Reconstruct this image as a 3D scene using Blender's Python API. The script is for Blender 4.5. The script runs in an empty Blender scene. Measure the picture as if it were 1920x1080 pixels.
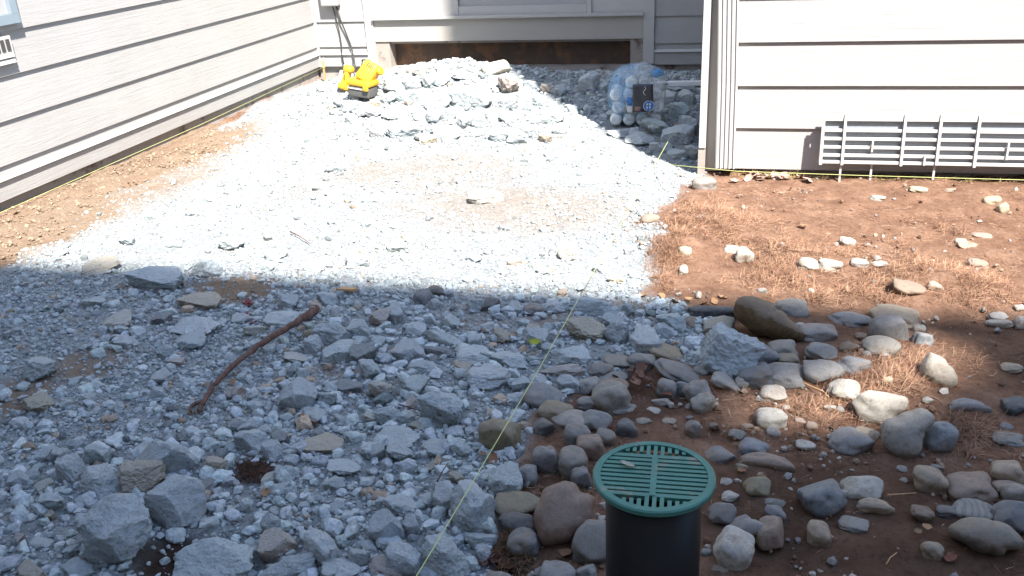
import bpy, math, random
import numpy as np
from mathutils import Vector, Matrix, noise as mnoise

random.seed(7); rng = np.random.default_rng(7)
R = math.radians
scene = bpy.context.scene
COL = scene.collection

# ------------------------------------------------------------------ camera
F = 1700.0; CAMH = 1.15
_d = np.array([450., -760., F]); _vx = 200.; _vy = (F*F + 450*_vx)/760.
_v = np.array([_vx, _vy, F])
AY = _d/np.linalg.norm(_d); AZ = -_v/np.linalg.norm(_v); AX = np.cross(AY, AZ)
cam_data = bpy.data.cameras.new('camera'); cam = bpy.data.objects.new('camera', cam_data)
COL.objects.link(cam); scene.camera = cam
cam_data.sensor_width = 36; cam_data.lens = F/1920*36
cam_data.clip_start = 0.02; cam_data.clip_end = 300
right = Vector((AX[0], AY[0], AZ[0])); down = Vector((AX[1], AY[1], AZ[1])); fwd = Vector((AX[2], AY[2], AZ[2]))
m = Matrix.Identity(4)
for i in range(3):
    m[i][0] = right[i]; m[i][1] = -down[i]; m[i][2] = -fwd[i]
m[2][3] = CAMH
cam.matrix_world = m

# ------------------------------------------------------------------ world, sun, exposure
SUN_EL = R(52); SH = Vector((0.61, -0.792))            # horizontal direction towards the sun
world = bpy.data.worlds.new('World'); scene.world = world; world.use_nodes = True
nt = world.node_tree; bg = nt.nodes['Background']
sky = nt.nodes.new('ShaderNodeTexSky'); sky.sky_type = 'NISHITA'; sky.sun_disc = False
sky.sun_elevation = SUN_EL; sky.sun_rotation = math.atan2(SH.x, SH.y)
nt.links.new(sky.outputs[0], bg.inputs[0]); bg.inputs[1].default_value = 0.15
sky.ozone_density = 1.2; sky.dust_density = .2; sky.air_density = 1.15
sun_data = bpy.data.lights.new('sun', 'SUN'); sun_data.energy = 4.8; sun_data.angle = R(1.4); sun_data.color = (1, .94, .86)
sun = bpy.data.objects.new('sun', sun_data); COL.objects.link(sun)
sdir = Vector((SH.x*math.cos(SUN_EL), SH.y*math.cos(SUN_EL), math.sin(SUN_EL))).normalized()
sun.rotation_euler = sdir.to_track_quat('Z', 'Y').to_euler(); sun.location = (6, -8, 12)
scene.render.engine = 'CYCLES'
vs = scene.view_settings; vs.view_transform = 'Standard'; vs.look = 'None'; vs.gamma = 1; vs.exposure = 1.8
vs.use_curve_mapping = False

# ------------------------------------------------------------------ pixel helpers (directions only)
def ray(px, py):
    c = np.array([px-960., py-540., F]); return np.array([c@AX, c@AY, c@AZ])
def gz(px, py, z=0.0):
    r = ray(px, py); t = (z-CAMH)/r[2]; return r[0]*t, r[1]*t
def on_ground(px, py, up=0.0):
    r = ray(px, py); r = r/r[1]                       # first place where the ray meets the raised ground
    ys = np.linspace(.9, 6.35, 360); h = terrain_v(r[0]*ys, ys)+up; d = CAMH+r[2]*ys-h; k = np.nonzero(d <= 0)[0]
    if len(k) and k[0] > 0:
        i = k[0]; y = ys[i-1]+(ys[i]-ys[i-1])*d[i-1]/(d[i-1]-d[i])
    elif len(k): y = ys[0]; y = gz(px, py, up)[1]
    else: y = 6.1
    x = r[0]*y; return float(x), float(y), terrain(x, y)
def on_y(px, py, Y0):
    r = ray(px, py); t = Y0/r[1]; return r[0]*t, CAMH + r[2]*t
def proj(P):
    P = np.atleast_2d(np.asarray(P, float)).copy(); P[:, 2] -= CAMH
    c = P[:, :1]*AX + P[:, 1:2]*AY + P[:, 2:3]*AZ
    return np.stack([960+F*c[:, 0]/c[:, 2], 540+F*c[:, 1]/c[:, 2], c[:, 2]], 1)

# value noise, vectorised
def _h(ix, iy, s):
    n = (ix*374761393 + iy*668265263 + s*974634777) & 0xffffffff
    n = ((n ^ (n >> 13))*1274126177) & 0xffffffff
    return ((n ^ (n >> 16)) & 0xffff)/65535.0
def vnoise(x, y, s=0):
    x = np.asarray(x, float); y = np.asarray(y, float)
    ix = np.floor(x).astype(np.int64); iy = np.floor(y).astype(np.int64); fx = x-ix; fy = y-iy
    fx = fx*fx*(3-2*fx); fy = fy*fy*(3-2*fy)
    return ((_h(ix, iy, s)*(1-fx)+_h(ix+1, iy, s)*fx)*(1-fy) + (_h(ix, iy+1, s)*(1-fx)+_h(ix+1, iy+1, s)*fx)*fy)
def fbm(x, y, s=0, o=4):
    a = 0; w = .5
    for k in range(o):
        a = a + w*vnoise(x*2**k, y*2**k, s+k*17); w *= .5
    return a
def heap(x, y):
    h = .205*np.exp(-((x+1.75)/.72)**2 - ((y-5.5)/.5)**2)
    h = h + .08*np.exp(-((x+.55)/.5)**2 - ((y-5.5)/.6)**2)
    h = h + .05*np.exp(-((x+1.1)/.9)**2 - ((y-4.9)/.5)**2)
    return h
MOUNDS = [(*gz(1330, 430), .045, .20), (*gz(1275, 475), .035, .11), (*gz(1480, 485), .03, .12), (*gz(1740, 525), .03, .14), (*gz(1850, 545), .025, .1), (*gz(1640, 720), .02, .12)]
def terrain_v(x, y):
    x = np.asarray(x, float); y = np.asarray(y, float)
    h = heap(x, y) + (fbm(x*1.3, y*1.3, 3)-.47)*.05 + (fbm(x*7, y*7, 9)-.47)*.018
    h = h - .05*np.exp(-((x+3.02)/.14)**2)*np.clip((y-3.4)/1.5, 0, 1)          # trench along the left wall
    for mx0, my0, a0, r0 in MOUNDS: h = h + a0*np.exp(-((x-mx0)**2+(y-my0)**2)/r0**2)
    h = h - .045*np.exp(-((x+.92)/.09)**2 - ((y-1.21)/.09)**2)                  # dark hollow between slabs
    return h
def terrain(x, y): return float(terrain_v(x, y))

# ------------------------------------------------------------------ materials
def new_mat(name):
    mt = bpy.data.materials.new(name); mt.use_nodes = True
    n = mt.node_tree.nodes; b = n['Principled BSDF']; return mt, n, mt.node_tree.links, b
def noise_n(n, l, vec, scale, detail=6, rough=.6, dist=0):
    t = n.new('ShaderNodeTexNoise'); t.inputs['Scale'].default_value = scale; t.inputs['Detail'].default_value = detail
    t.inputs['Roughness'].default_value = rough; t.inputs['Distortion'].default_value = dist
    if vec: l.new(vec, t.inputs['Vector'])
    return t
def ramp(n, l, fac, stops):
    r = n.new('ShaderNodeValToRGB'); e = r.color_ramp.elements
    while len(e) < len(stops): e.new(.5)
    for k, (p, c) in enumerate(stops):
        e[k].position = p; e[k].color = (*c, 1) if len(c) == 3 else c
    l.new(fac, r.inputs[0]); return r
def mixc(n, l, fac, a, b, mode='MIX'):
    mx = n.new('ShaderNodeMix'); mx.data_type = 'RGBA'; mx.blend_type = mode
    for sock, val in ((mx.inputs[0], fac), (mx.inputs[6], a), (mx.inputs[7], b)):
        if isinstance(val, bpy.types.NodeSocket): l.new(val, sock)
        elif isinstance(val, (int, float)): sock.default_value = val
        else: sock.default_value = (*val, 1)
    return mx.outputs[2]
def bump(n, l, h, strength, dist, normal=None):
    b = n.new('ShaderNodeBump'); b.inputs['Strength'].default_value = strength; b.inputs['Distance'].default_value = dist
    l.new(h, b.inputs['Height'])
    if normal: l.new(normal, b.inputs['Normal'])
    return b.outputs[0]

def siding_mat(name, col):
    mt, n, l, b = new_mat(name)
    tc = n.new('ShaderNodeTexCoord'); oi = n.new('ShaderNodeObjectInfo')
    add = n.new('ShaderNodeVectorMath'); add.operation = 'MULTIPLY_ADD'
    l.new(oi.outputs['Random'], add.inputs[0]); add.inputs[1].default_value = (37, 11, 5); l.new(tc.outputs['Object'], add.inputs[2])
    mp = n.new('ShaderNodeMapping'); l.new(add.outputs[0], mp.inputs[0]); mp.inputs['Scale'].default_value = (1.6, 1, 30)
    g = noise_n(n, l, mp.outputs[0], 2.2, 8, .62, .9)
    mp2 = n.new('ShaderNodeMapping'); l.new(add.outputs[0], mp2.inputs[0]); mp2.inputs['Scale'].default_value = (5, 1, 95)
    g2 = noise_n(n, l, mp2.outputs[0], 3, 4, .6)
    d = noise_n(n, l, add.outputs[0], 3.5, 6, .7)
    c = mixc(n, l, ramp(n, l, d.outputs[0], [(.35, (0, 0, 0)), (.75, (1, 1, 1))]).outputs[0], col, tuple(v*.91 for v in col))
    sp = noise_n(n, l, add.outputs[0], 60, 3, .6)
    c = mixc(n, l, ramp(n, l, sp.outputs[0], [(.70, (0, 0, 0)), (.76, (.6, .6, .6))]).outputs[0], c, (.42, .36, .30))
    l.new(c, b.inputs['Base Color']); b.inputs['Roughness'].default_value = .55
    nn = bump(n, l, g.outputs[0], .6, .0034); l.new(bump(n, l, g2.outputs[0], .2, .001, nn), b.inputs['Normal'])
    return mt
M = {}
M['siding'] = siding_mat('painted_siding', (.345, .339, .333))
M['siding_back'] = siding_mat('painted_siding_back', (.345, .339, .333))

def plain_mat(name, col, rough=.5, var=.12, scale=25, bs=.15, bd=.002, metallic=0, spots=None, spec=.5):
    mt, n, l, b = new_mat(name); tc = n.new('ShaderNodeTexCoord')
    t = noise_n(n, l, tc.outputs['Object'], scale, 8, .65)
    c = mixc(n, l, t.outputs[0], tuple(max(0, v*(1-var)) for v in col), tuple(min(1, v*(1+var)) for v in col))
    if spots:
        sp = noise_n(n, l, tc.outputs['Object'], spots[1], 6, .7)
        c = mixc(n, l, ramp(n, l, sp.outputs[0], [(spots[2], (0, 0, 0)), (spots[2]+.1, (1, 1, 1))]).outputs[0], c, spots[0])
    l.new(c, b.inputs['Base Color']); b.inputs['Roughness'].default_value = rough; b.inputs['Metallic'].default_value = metallic
    b.inputs['Specular IOR Level'].default_value = spec
    l.new(bump(n, l, t.outputs[0], bs, bd), b.inputs['Normal'])
    return mt
M['trim'] = plain_mat('white_trim', (.44, .43, .415), .45, .06, 12, .2, .002, spots=((.45, .38, .30), 9, .66))
M['kick'] = plain_mat('beige_kick_board', (.38, .36, .33), .5, .06, 8, .2, .002, spots=((.40, .36, .31), 14, .68))
M['foundation'] = plain_mat('foundation_concrete', (.29, .27, .25), .9, .3, 14, .6, .01, spots=((.10, .07, .05), 5, .55))
M['recess'] = plain_mat('stained_recess_wood', (.085, .058, .042), .85, .5, 9, .7, .012, spots=((.17, .09, .05), 6, .52))
M['postwood'] = plain_mat('weathered_post', (.30, .265, .235), .8, .2, 22, .5, .006, spots=((.13, .10, .08), 8, .58))
M['downspout'] = plain_mat('downspout_paint', (.42, .415, .405), .35, .04, 10, .1, .001, spots=((.45, .40, .34), 20, .70))
M['rack'] = plain_mat('white_plastic', (.45, .442, .43), .45, .06, 20, .1, .001, spots=((.42, .38, .33), 30, .66))
M['screen'] = plain_mat('grey_screen', (.22, .24, .265), .7, .15, 60, .3, .001)  # grey that stands in for shade in the rack's slat gaps
M['windowframe'] = plain_mat('blue_grey_paint', (.20, .25, .29), .45, .06, 10, .1, .001)
M['glass'] = plain_mat('window_glass', (.36, .36, .36), .08, .05, 3, .02, .001)
M['darkslot'] = plain_mat('dark_slot', (.05, .05, .05), .8)
M['greybox'] = plain_mat('grey_plastic', (.33, .32, .31), .5)
M['black'] = plain_mat('black_cable', (.035, .035, .035), .6)
M['roofing'] = plain_mat('roofing', (.16, .15, .14), .9, .2, 30, .4, .004)
M['farwall'] = plain_mat('pale_wall', (.56, .58, .60), .8, .06, 5)  # kept pale to bounce light from the unseen house onto viewer-facing stones
M['string'] = plain_mat('yellow_green_string', (.52, .56, .22), .7, .1, 60, .2, .001)
M['stringpale'] = plain_mat('pale_string', (.62, .60, .38), .7, .1, 60, .2, .001)
M['grate'] = plain_mat('green_plastic', (.045, .165, .135), .55, .3, 30, .3, .001, spots=((.17, .19, .15), 34, .56))
M['pipe'] = plain_mat('black_pipe', (.008, .0085, .009), .38, .3, 9, .1, .001, spots=((.025, .023, .02), 7, .62), spec=.22)
M['yellow'] = plain_mat('yellow_plastic', (.62, .33, .02), .5, .12, 20, .1, .001, spots=((.45, .36, .22), 34, .60))
M['battery'] = plain_mat('dark_grey_plastic', (.10, .10, .10), .5, .1)
M['ink'] = plain_mat('dark_ink', (.02, .02, .022), .6)
M['wood'] = plain_mat('tan_wood', (.45, .27, .13), .7, .25, 40, .4, .002)
M['tag_blue'] = plain_mat('blue_print', (.03, .14, .42), .4, .1)
M['tag_white'] = plain_mat('white_print', (.55, .55, .55), .5, .05)
M['tag_brown'] = plain_mat('brown_print', (.22, .14, .12), .5, .2)
M['tag_dark'] = plain_mat('dark_print', (.035, .035, .045), .35, .3, 30)

# root / bark
mt, n, l, b = new_mat('red_brown_bark'); tc = n.new('ShaderNodeTexCoord')
t = noise_n(n, l, tc.outputs['Object'], 45, 8, .7, .6)
c = ramp(n, l, t.outputs[0], [(.3, (.045, .024, .018)), (.55, (.13, .068, .05)), (.75, (.24, .15, .12))])
l.new(c.outputs[0], b.inputs['Base Color']); b.inputs['Roughness'].default_value = .85
l.new(bump(n, l, t.outputs[0], .8, .006), b.inputs['Normal']); M['bark'] = mt
M['cutend'] = plain_mat('pale_grey_wood', (.30, .27, .24), .8, .2, 60, .4, .003)

# stones: tint from the object's colour, per-object random offset
def stone_mat(name, rough_bump, speckle, veins=False, dusty=.22):
    mt, n, l, b = new_mat(name)
    tc = n.new('ShaderNodeTexCoord'); oi = n.new('ShaderNodeObjectInfo')
    off = n.new('ShaderNodeVectorMath'); off.operation = 'MULTIPLY_ADD'
    l.new(oi.outputs['Random'], off.inputs[0]); off.inputs[1].default_value = (91, 53, 17)
    geo = n.new('ShaderNodeNewGeometry'); l.new(geo.outputs['Position'], off.inputs[2])
    v = off.outputs[0]
    big = noise_n(n, l, v, 14, 5, .6); fine = noise_n(n, l, v, 120, 8, .75); mid = noise_n(n, l, v, 45, 6, .65)
    base = oi.outputs['Color']
    c = mixc(n, l, ramp(n, l, big.outputs[0], [(.3, (.62, .62, .62)), (.7, (1.3, 1.28, 1.24))]).outputs[0], base, base)
    c = mixc(n, l, 1.0, base, ramp(n, l, big.outputs[0], [(.28, (.68, .67, .66)), (.72, (1, 1, 1))]).outputs[0], 'MULTIPLY')
    c = mixc(n, l, speckle, c, ramp(n, l, fine.outputs[0], [(.32, (.35, .35, .36)), (.5, (.9, .9, .9)), (.7, (1, 1, 1))]).outputs[0], 'MULTIPLY')
    st = ramp(n, l, mid.outputs[0], [(.56, (0, 0, 0)), (.72, (.55, .55, .55))])
    c = mixc(n, l, st.outputs[0], c, mixc(n, l, .5, base, (.30, .24, .17)))
    dn = noise_n(n, l, v, 20, 7, .7, .5); c = mixc(n, l, ramp(n, l, dn.outputs[0], [(.52, (0, 0, 0)), (.66, (.75, .75, .75))]).outputs[0], c, (.17, .12, .085))
    if veins:
        w = n.new('ShaderNodeTexWave'); w.inputs['Scale'].default_value = 22; w.inputs['Distortion'].default_value = 9; w.inputs['Detail'].default_value = 3
        l.new(v, w.inputs['Vector'])
        c = mixc(n, l, ramp(n, l, w.outputs[0], [(.45, (0, 0, 0)), (.6, (.8, .8, .8))]).outputs[0], c, (.10, .10, .10))
    sn = n.new('ShaderNodeSeparateXYZ'); l.new(geo.outputs['Normal'], sn.inputs[0])
    ud = n.new('ShaderNodeMath'); ud.operation = 'MULTIPLY_ADD'; l.new(dn.outputs[0], ud.inputs[0]); ud.inputs[1].default_value = 1.0; l.new(sn.outputs[2], ud.inputs[2])
    c = mixc(n, l, ramp(n, l, ud.outputs[0], [(.85, (0, 0, 0)), (1.6, (dusty, dusty, dusty))]).outputs[0], c, (.36, .33, .29))
    l.new(c, b.inputs['Base Color']); b.inputs['Roughness'].default_value = .9; b.inputs['Specular IOR Level'].default_value = .3
    nn = bump(n, l, mid.outputs[0], rough_bump, .006); l.new(bump(n, l, fine.outputs[0], min(1, rough_bump*1.3), .0022, nn), b.inputs['Normal'])
    return mt
M['cobble'] = stone_mat('river_cobble', .45, .75)
M['striped'] = stone_mat('striped_cobble', .3, .5, True)
# concrete
mt, n, l, b = new_mat('broken_concrete')
tc = n.new('ShaderNodeTexCoord'); oi = n.new('ShaderNodeObjectInfo'); geo = n.new('ShaderNodeNewGeometry')
off = n.new('ShaderNodeVectorMath'); off.operation = 'MULTIPLY_ADD'
l.new(oi.outputs['Random'], off.inputs[0]); off.inputs[1].default_value = (91, 53, 17); l.new(geo.outputs['Position'], off.inputs[2]); v = off.outputs[0]
big = noise_n(n, l, v, 11, 5, .65); mid = noise_n(n, l, v, 60, 8, .75); fine = noise_n(n, l, v, 260, 6, .8)
vo = n.new('ShaderNodeTexVoronoi'); vo.inputs['Scale'].default_value = 95; l.new(v, vo.inputs['Vector'])
base = oi.outputs['Color']
c = mixc(n, l, 1.0, base, ramp(n, l, big.outputs[0], [(.3, (.72, .71, .70)), (.68, (1, 1, 1))]).outputs[0], 'MULTIPLY')
c = mixc(n, l, .6, c, ramp(n, l, mid.outputs[0], [(.36, (.22, .23, .25)), (.47, (.85, .85, .85)), (.7, (1, 1, 1))]).outputs[0], 'MULTIPLY')
agg = ramp(n, l, vo.outputs['Distance'], [(.0, (.8, .8, .8)), (.22, (0, 0, 0))])
aggc = ramp(n, l, vo.outputs['Color'], [(.3, (.22, .21, .20)), (.55, (.42, .37, .31)), (.8, (.60, .58, .55))])
c = mixc(n, l, agg.outputs[0], c, aggc.outputs[0])
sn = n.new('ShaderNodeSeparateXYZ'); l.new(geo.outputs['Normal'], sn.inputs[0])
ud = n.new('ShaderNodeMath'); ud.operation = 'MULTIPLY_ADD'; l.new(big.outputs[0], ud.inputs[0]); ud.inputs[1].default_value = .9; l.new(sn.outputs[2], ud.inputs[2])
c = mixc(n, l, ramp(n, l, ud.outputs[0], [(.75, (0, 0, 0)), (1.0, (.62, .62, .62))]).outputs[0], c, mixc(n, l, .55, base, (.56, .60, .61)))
l.new(c, b.inputs['Base Color']); b.inputs['Roughness'].default_value = .95; b.inputs['Specular IOR Level'].default_value = .2
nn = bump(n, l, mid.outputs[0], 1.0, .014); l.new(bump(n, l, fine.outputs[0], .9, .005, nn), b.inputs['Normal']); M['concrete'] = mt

# stuff tinted by a vertex colour
def attr_mat(name, attr, rough=.95, scale=300, amt=.5, bd=.002):
    mt, n, l, b = new_mat(name); a = n.new('ShaderNodeAttribute'); a.attribute_name = attr
    geo = n.new('ShaderNodeNewGeometry'); t = noise_n(n, l, geo.outputs['Position'], scale, 5, .75)
    c = mixc(n, l, amt, a.outputs['Color'], ramp(n, l, t.outputs[0], [(.3, (.4, .4, .4)), (.55, (.95, .95, .95)), (.7, (1, 1, 1))]).outputs[0], 'MULTIPLY')
    l.new(c, b.inputs['Base Color']); b.inputs['Roughness'].default_value = rough; b.inputs['Specular IOR Level'].default_value = .2
    l.new(bump(n, l, t.outputs[0], .6, bd), b.inputs['Normal']); return mt
M['gravel'] = attr_mat('gravel', 'tint'); M['straw'] = attr_mat('dry_straw', 'tint', .8, 80, .2, .0005)
M['rubble'] = attr_mat('rubble_lumps', 'tint', .95, 70, .75, .008)
M['soil'] = attr_mat('loose_soil', 'tint', .95, 160, .6, .003)
M['leaf'] = stone_mat('dry_leaf', .2, .3, dusty=0)

# ground material: vertex mask between soil (0) and concrete dust (1)
mt, n, l, b = new_mat('yard_ground')
geo = n.new('ShaderNodeNewGeometry'); v = geo.outputs['Position']
a = n.new('ShaderNodeAttribute'); a.attribute_name = 'mask'; sep = n.new('ShaderNodeSeparateColor'); l.new(a.outputs['Color'], sep.inputs[0])
n1 = noise_n(n, l, v, 9, 8, .7); n2 = noise_n(n, l, v, 70, 8, .75); n3 = noise_n(n, l, v, 260, 6, .8)
soil = ramp(n, l, n1.outputs[0], [(.3, (.155, .082, .052)), (.5, (.245, .14, .092)), (.7, (.345, .215, .148))])
soil = mixc(n, l, .75, soil.outputs[0], ramp(n, l, n2.outputs[0], [(.33, (.32, .28, .26)), (.5, (.9, .9, .9)), (.72, (1, 1, 1))]).outputs[0], 'MULTIPLY')
dust = ramp(n, l, n1.outputs[0], [(.3, (.35, .378, .388)), (.55, (.42, .452, .466)), (.75, (.47, .502, .516))])
dust = mixc(n, l, .75, dust.outputs[0], ramp(n, l, n2.outputs[0], [(.34, (.30, .31, .33)), (.48, (.9, .9, .9)), (.7, (1, 1, 1))]).outputs[0], 'MULTIPLY')
vo = n.new('ShaderNodeTexVoronoi'); vo.inputs['Scale'].default_value = 110; l.new(v, vo.inputs['Vector'])
dust = mixc(n, l, .5, dust, ramp(n, l, vo.outputs['Distance'], [(.2, (1, 1, 1)), (.75, (.45, .45, .46))]).outputs[0], 'MULTIPLY')
tan = mixc(n, l, .7, (.30, .222, .158), ramp(n, l, n2.outputs[0], [(.3, (.4, .4, .4)), (.6, (1, 1, 1))]).outputs[0], 'MULTIPLY')
c = mixc(n, l, sep.outputs[0], soil, dust); c = mixc(n, l, sep.outputs[1], c, tan)
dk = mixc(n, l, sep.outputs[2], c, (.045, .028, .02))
l.new(dk, b.inputs['Base Color']); b.inputs['Roughness'].default_value = .97; b.inputs['Specular IOR Level'].default_value = .15
ad = n.new('ShaderNodeMath'); ad.operation = 'ADD'; l.new(n2.outputs[0], ad.inputs[0]); l.new(n3.outputs[0], ad.inputs[1])
l.new(bump(n, l, ad.outputs[0], .9, .009), b.inputs['Normal']); M['ground'] = mt

# ------------------------------------------------------------------ mesh helpers
def tag(o, label=None, cat=None, group=None, kind=None):
    if label: o['label'] = label
    if cat: o['category'] = cat
    if group: o['group'] = group
    if kind: o['kind'] = kind
    return o
def link(name, mesh, mat=None, parent=None):
    o = bpy.data.objects.new(name, mesh); COL.objects.link(o)
    if mat is not None and mesh is not None and not mesh.materials: mesh.materials.append(M[mat] if isinstance(mat, str) else mat)
    if parent: o.parent = parent
    return o
def empty(name, loc=(0, 0, 0), rz=0):
    o = bpy.data.objects.new(name, None); COL.objects.link(o); o.location = loc; o.rotation_euler.z = rz; o.empty_display_size = .05; return o
class MB:
    def __init__(s): s.v = []; s.f = []
    def add(s, vs, fs):
        k = len(s.v); s.v += [tuple(q) for q in vs]; s.f += [tuple(i+k for i in q) for q in fs]; return s
    def box(s, a, b):
        x0, y0, z0 = a; x1, y1, z1 = b
        return s.add([(x0, y0, z0), (x1, y0, z0), (x1, y1, z0), (x0, y1, z0), (x0, y0, z1), (x1, y0, z1), (x1, y1, z1), (x0, y1, z1)],
                     [(0, 3, 2, 1), (4, 5, 6, 7), (0, 1, 5, 4), (1, 2, 6, 5), (2, 3, 7, 6), (3, 0, 4, 7)])
    def prism(s, prof, x0, x1):          # prof: (y,z) list counter-clockwise seen from +x
        k = len(prof)
        return s.add([(x0, y, z) for y, z in prof]+[(x1, y, z) for y, z in prof],
                     [tuple(range(k))[::-1], tuple(range(k, 2*k))]+[(i, (i+1) % k, k+(i+1) % k, k+i) for i in range(k)])
    def tube(s, pts, rad, n=8, cap=True):
        pts = [Vector(p) for p in pts]; N = len(pts); rad = rad if hasattr(rad, '__len__') else [rad]*N
        up = Vector((0, 0, 1)); vs = []; 
        for i, p in enumerate(pts):
            t = (pts[min(i+1, N-1)]-pts[max(i-1, 0)]).normalized()
            if abs(t.dot(up)) > .95: up = Vector((1, 0, 0))
            a = t.cross(up).normalized(); b_ = a.cross(t).normalized()
            for j in range(n):
                q = 2*math.pi*j/n; vs.append(p+(a*math.cos(q)+b_*math.sin(q))*rad[i])
        fs = [(i*n+j, i*n+(j+1) % n, (i+1)*n+(j+1) % n, (i+1)*n+j) for i in range(N-1) for j in range(n)]
        if cap: fs += [tuple(range(n))[::-1], tuple(range((N-1)*n, N*n))]
        return s.add(vs, fs)
    def lathe(s, prof, n=24, axis='z'):   # prof: (r,h)
        vs = []; 
        for r, h in prof:
            for j in range(n):
                q = 2*math.pi*j/n; x, y = r*math.cos(q), r*math.sin(q)
                vs.append((x, y, h) if axis == 'z' else (x, h, y))
        fs = [(i*n+j, i*n+(j+1) % n, (i+1)*n+(j+1) % n, (i+1)*n+j) for i in range(len(prof)-1) for j in range(n)]
        fs += [tuple(range(n))[::-1], tuple(range((len(prof)-1)*n, len(prof)*n))]
        return s.add(vs, fs)
    def build(s, name, mat, parent=None, smooth=False, bevel=0):
        me = bpy.data.meshes.new(name); me.from_pydata(s.v, [], s.f); me.update()
        if smooth:
            me.polygons.foreach_set('use_smooth', [True]*len(me.polygons))
        o = link(name, me, mat, parent)
        if bevel:
            md = o.modifiers.new('bevel', 'BEVEL'); md.width = bevel; md.segments = 2; md.limit_method = 'ANGLE'
        return o

# ------------------------------------------------------------------ masks over the ground, given in photo pixels
def in_poly(px, py, poly):
    inside = np.zeros(px.shape, bool); k = len(poly); j = k-1
    for i in range(k):
        xi, yi = poly[i]; xj, yj = poly[j]
        cnd = ((yi > py) != (yj > py)) & (px < (xj-xi)*(py-yi)/((yj-yi)+1e-9)+xi); inside ^= cnd; j = i
    return inside
RUB_W = [gz(*p) for p in [(30, 492), (75, 468), (160, 405), (230, 355), (330, 330), (430, 270), (400, 235), (520, 165), (600, 134)]]
RUB_W += [(-3.0, 6.4), (-.1, 6.4), (-.15, 3.95)] + [gz(*p) for p in [(1300, 345), (1262, 380), (1235, 430), (1240, 490), (1215, 535), (1180, 560), (1330, 585), (1390, 640), (1400, 690), (1240, 660), (1130, 690), (1090, 715), (980, 790), (950, 850), (930, 1000), (920, 1085)]]
RUB_W += [(-.45, .2), (-3.3, .2), (-3.3, 2.5)]
def world_mask(x, y):
    x = np.asarray(x, float); y = np.asarray(y, float)
    wx = x + (fbm(x*6, y*6, 21)-.47)*.22; wy = y + (fbm(x*6, y*6, 33)-.47)*.22
    return in_poly(wx, wy, RUB_W)
def blobs(x, y, lst):
    o = np.zeros(np.shape(x))
    for px, py, rx, ry, s in lst:
        gx, gy = gz(px, py); k = (np.hypot(gx, gy)+.2)/1500.; e = .45*1.15/np.hypot(gx, gy)*2.2
        d = ((x-gx)/(rx*k))**2 + ((y-gy)/(ry*k/e))**2
        o = np.maximum(o, s*np.clip(1.5-d, 0, 1))
    return o
TAN = [(800, 320, 170, 30, .45), (960, 390, 220, 40, .45), (330, 275, 110, 45, .9), (250, 330, 120, 40, .85), (60, 430, 90, 50, .9), (150, 380, 110, 40, .8), (440, 545, 75, 22, .95), (165, 680, 60, 28, .7), (30, 740, 60, 34, .8),
       (640, 690, 50, 16, .6), (1200, 575, 60, 20, .5), (900, 600, 70, 26, .35), (1010, 590, 50, 18, .5), (560, 350, 60, 20, .25)]
DIRT_SHADE = [(1650, 985, 330, 130, .55), (1860, 640, 120, 50, .35), (475, 882, 34, 24, .95), (960, 1040, 40, 40, .9), (310, 1040, 70, 44, .95), (1210, 750, 60, 40, .5)]  # first patch paints deeper shade on the near right soil; dark dirt elsewhere

# ------------------------------------------------------------------ ground sheet
def axis_pts(lo, hi, step, far):
    a = np.arange(lo, hi+1e-6, step); ext = []; d = step
    q = hi
    while q < far:
        d *= 1.5; q += d; ext.append(q)
    ext2 = []; d = step; q = lo
    while q > -far:
        d *= 1.5; q -= d; ext2.append(q)
    return np.array(ext2[::-1]+list(a)+ext)
gx = axis_pts(-3.3, 1.9, .017, 45); gy = axis_pts(.5, 6.5, .017, 45)
XX, YY = np.meshgrid(gx, gy); ZZ = terrain_v(XX, YY)
nearw = ((XX > -3.5) & (XX < 2.2) & (YY > .2) & (YY < 6.7))
rm = world_mask(XX, YY) & nearw
ZZ = ZZ + np.where(rm, (fbm(XX*28, YY*28, 51)-.47)*.016, (fbm(XX*11, YY*11, 61)-.47)*.034)
nx_, ny_ = len(gx), len(gy)
me = bpy.data.meshes.new('ground')
vv = np.stack([XX, YY, ZZ], -1).reshape(-1, 3).astype(np.float32)
idx = np.arange(nx_*ny_).reshape(ny_, nx_)
ff = np.stack([idx[:-1, :-1], idx[:-1, 1:], idx[1:, 1:], idx[1:, :-1]], -1).reshape(-1, 4)
def fast_mesh(me, V, Fc, k, smooth=True):
    me.vertices.add(len(V)); me.vertices.foreach_set('co', np.ascontiguousarray(V, np.float32).ravel())
    me.loops.add(Fc.size); me.loops.foreach_set('vertex_index', np.ascontiguousarray(Fc, np.int32).ravel())
    me.polygons.add(len(Fc)); me.polygons.foreach_set('loop_start', np.arange(0, Fc.size, k, dtype=np.int32))
    me.polygons.foreach_set('use_smooth', np.full(len(Fc), smooth)); me.update(calc_edges=True)
fast_mesh(me, vv, ff, 4)
sm = rm.astype(float)
for _ in range(2):
    sm = (sm+np.roll(sm, 1, 0)+np.roll(sm, -1, 0)+np.roll(sm, 1, 1)+np.roll(sm, -1, 1))/5
wob = 1+(fbm(XX*9, YY*9, 71)-.47)*1.2
cols = np.stack([sm, np.clip(blobs(XX, YY, TAN)*wob, 0, 1), np.clip(blobs(XX, YY, DIRT_SHADE)*wob, 0, 1), np.ones_like(sm)], -1).reshape(-1, 4).astype(np.float32)
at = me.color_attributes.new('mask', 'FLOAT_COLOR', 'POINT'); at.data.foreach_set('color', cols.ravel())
ground = link('ground', me, 'ground'); ground['kind'] = 'structure'

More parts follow.
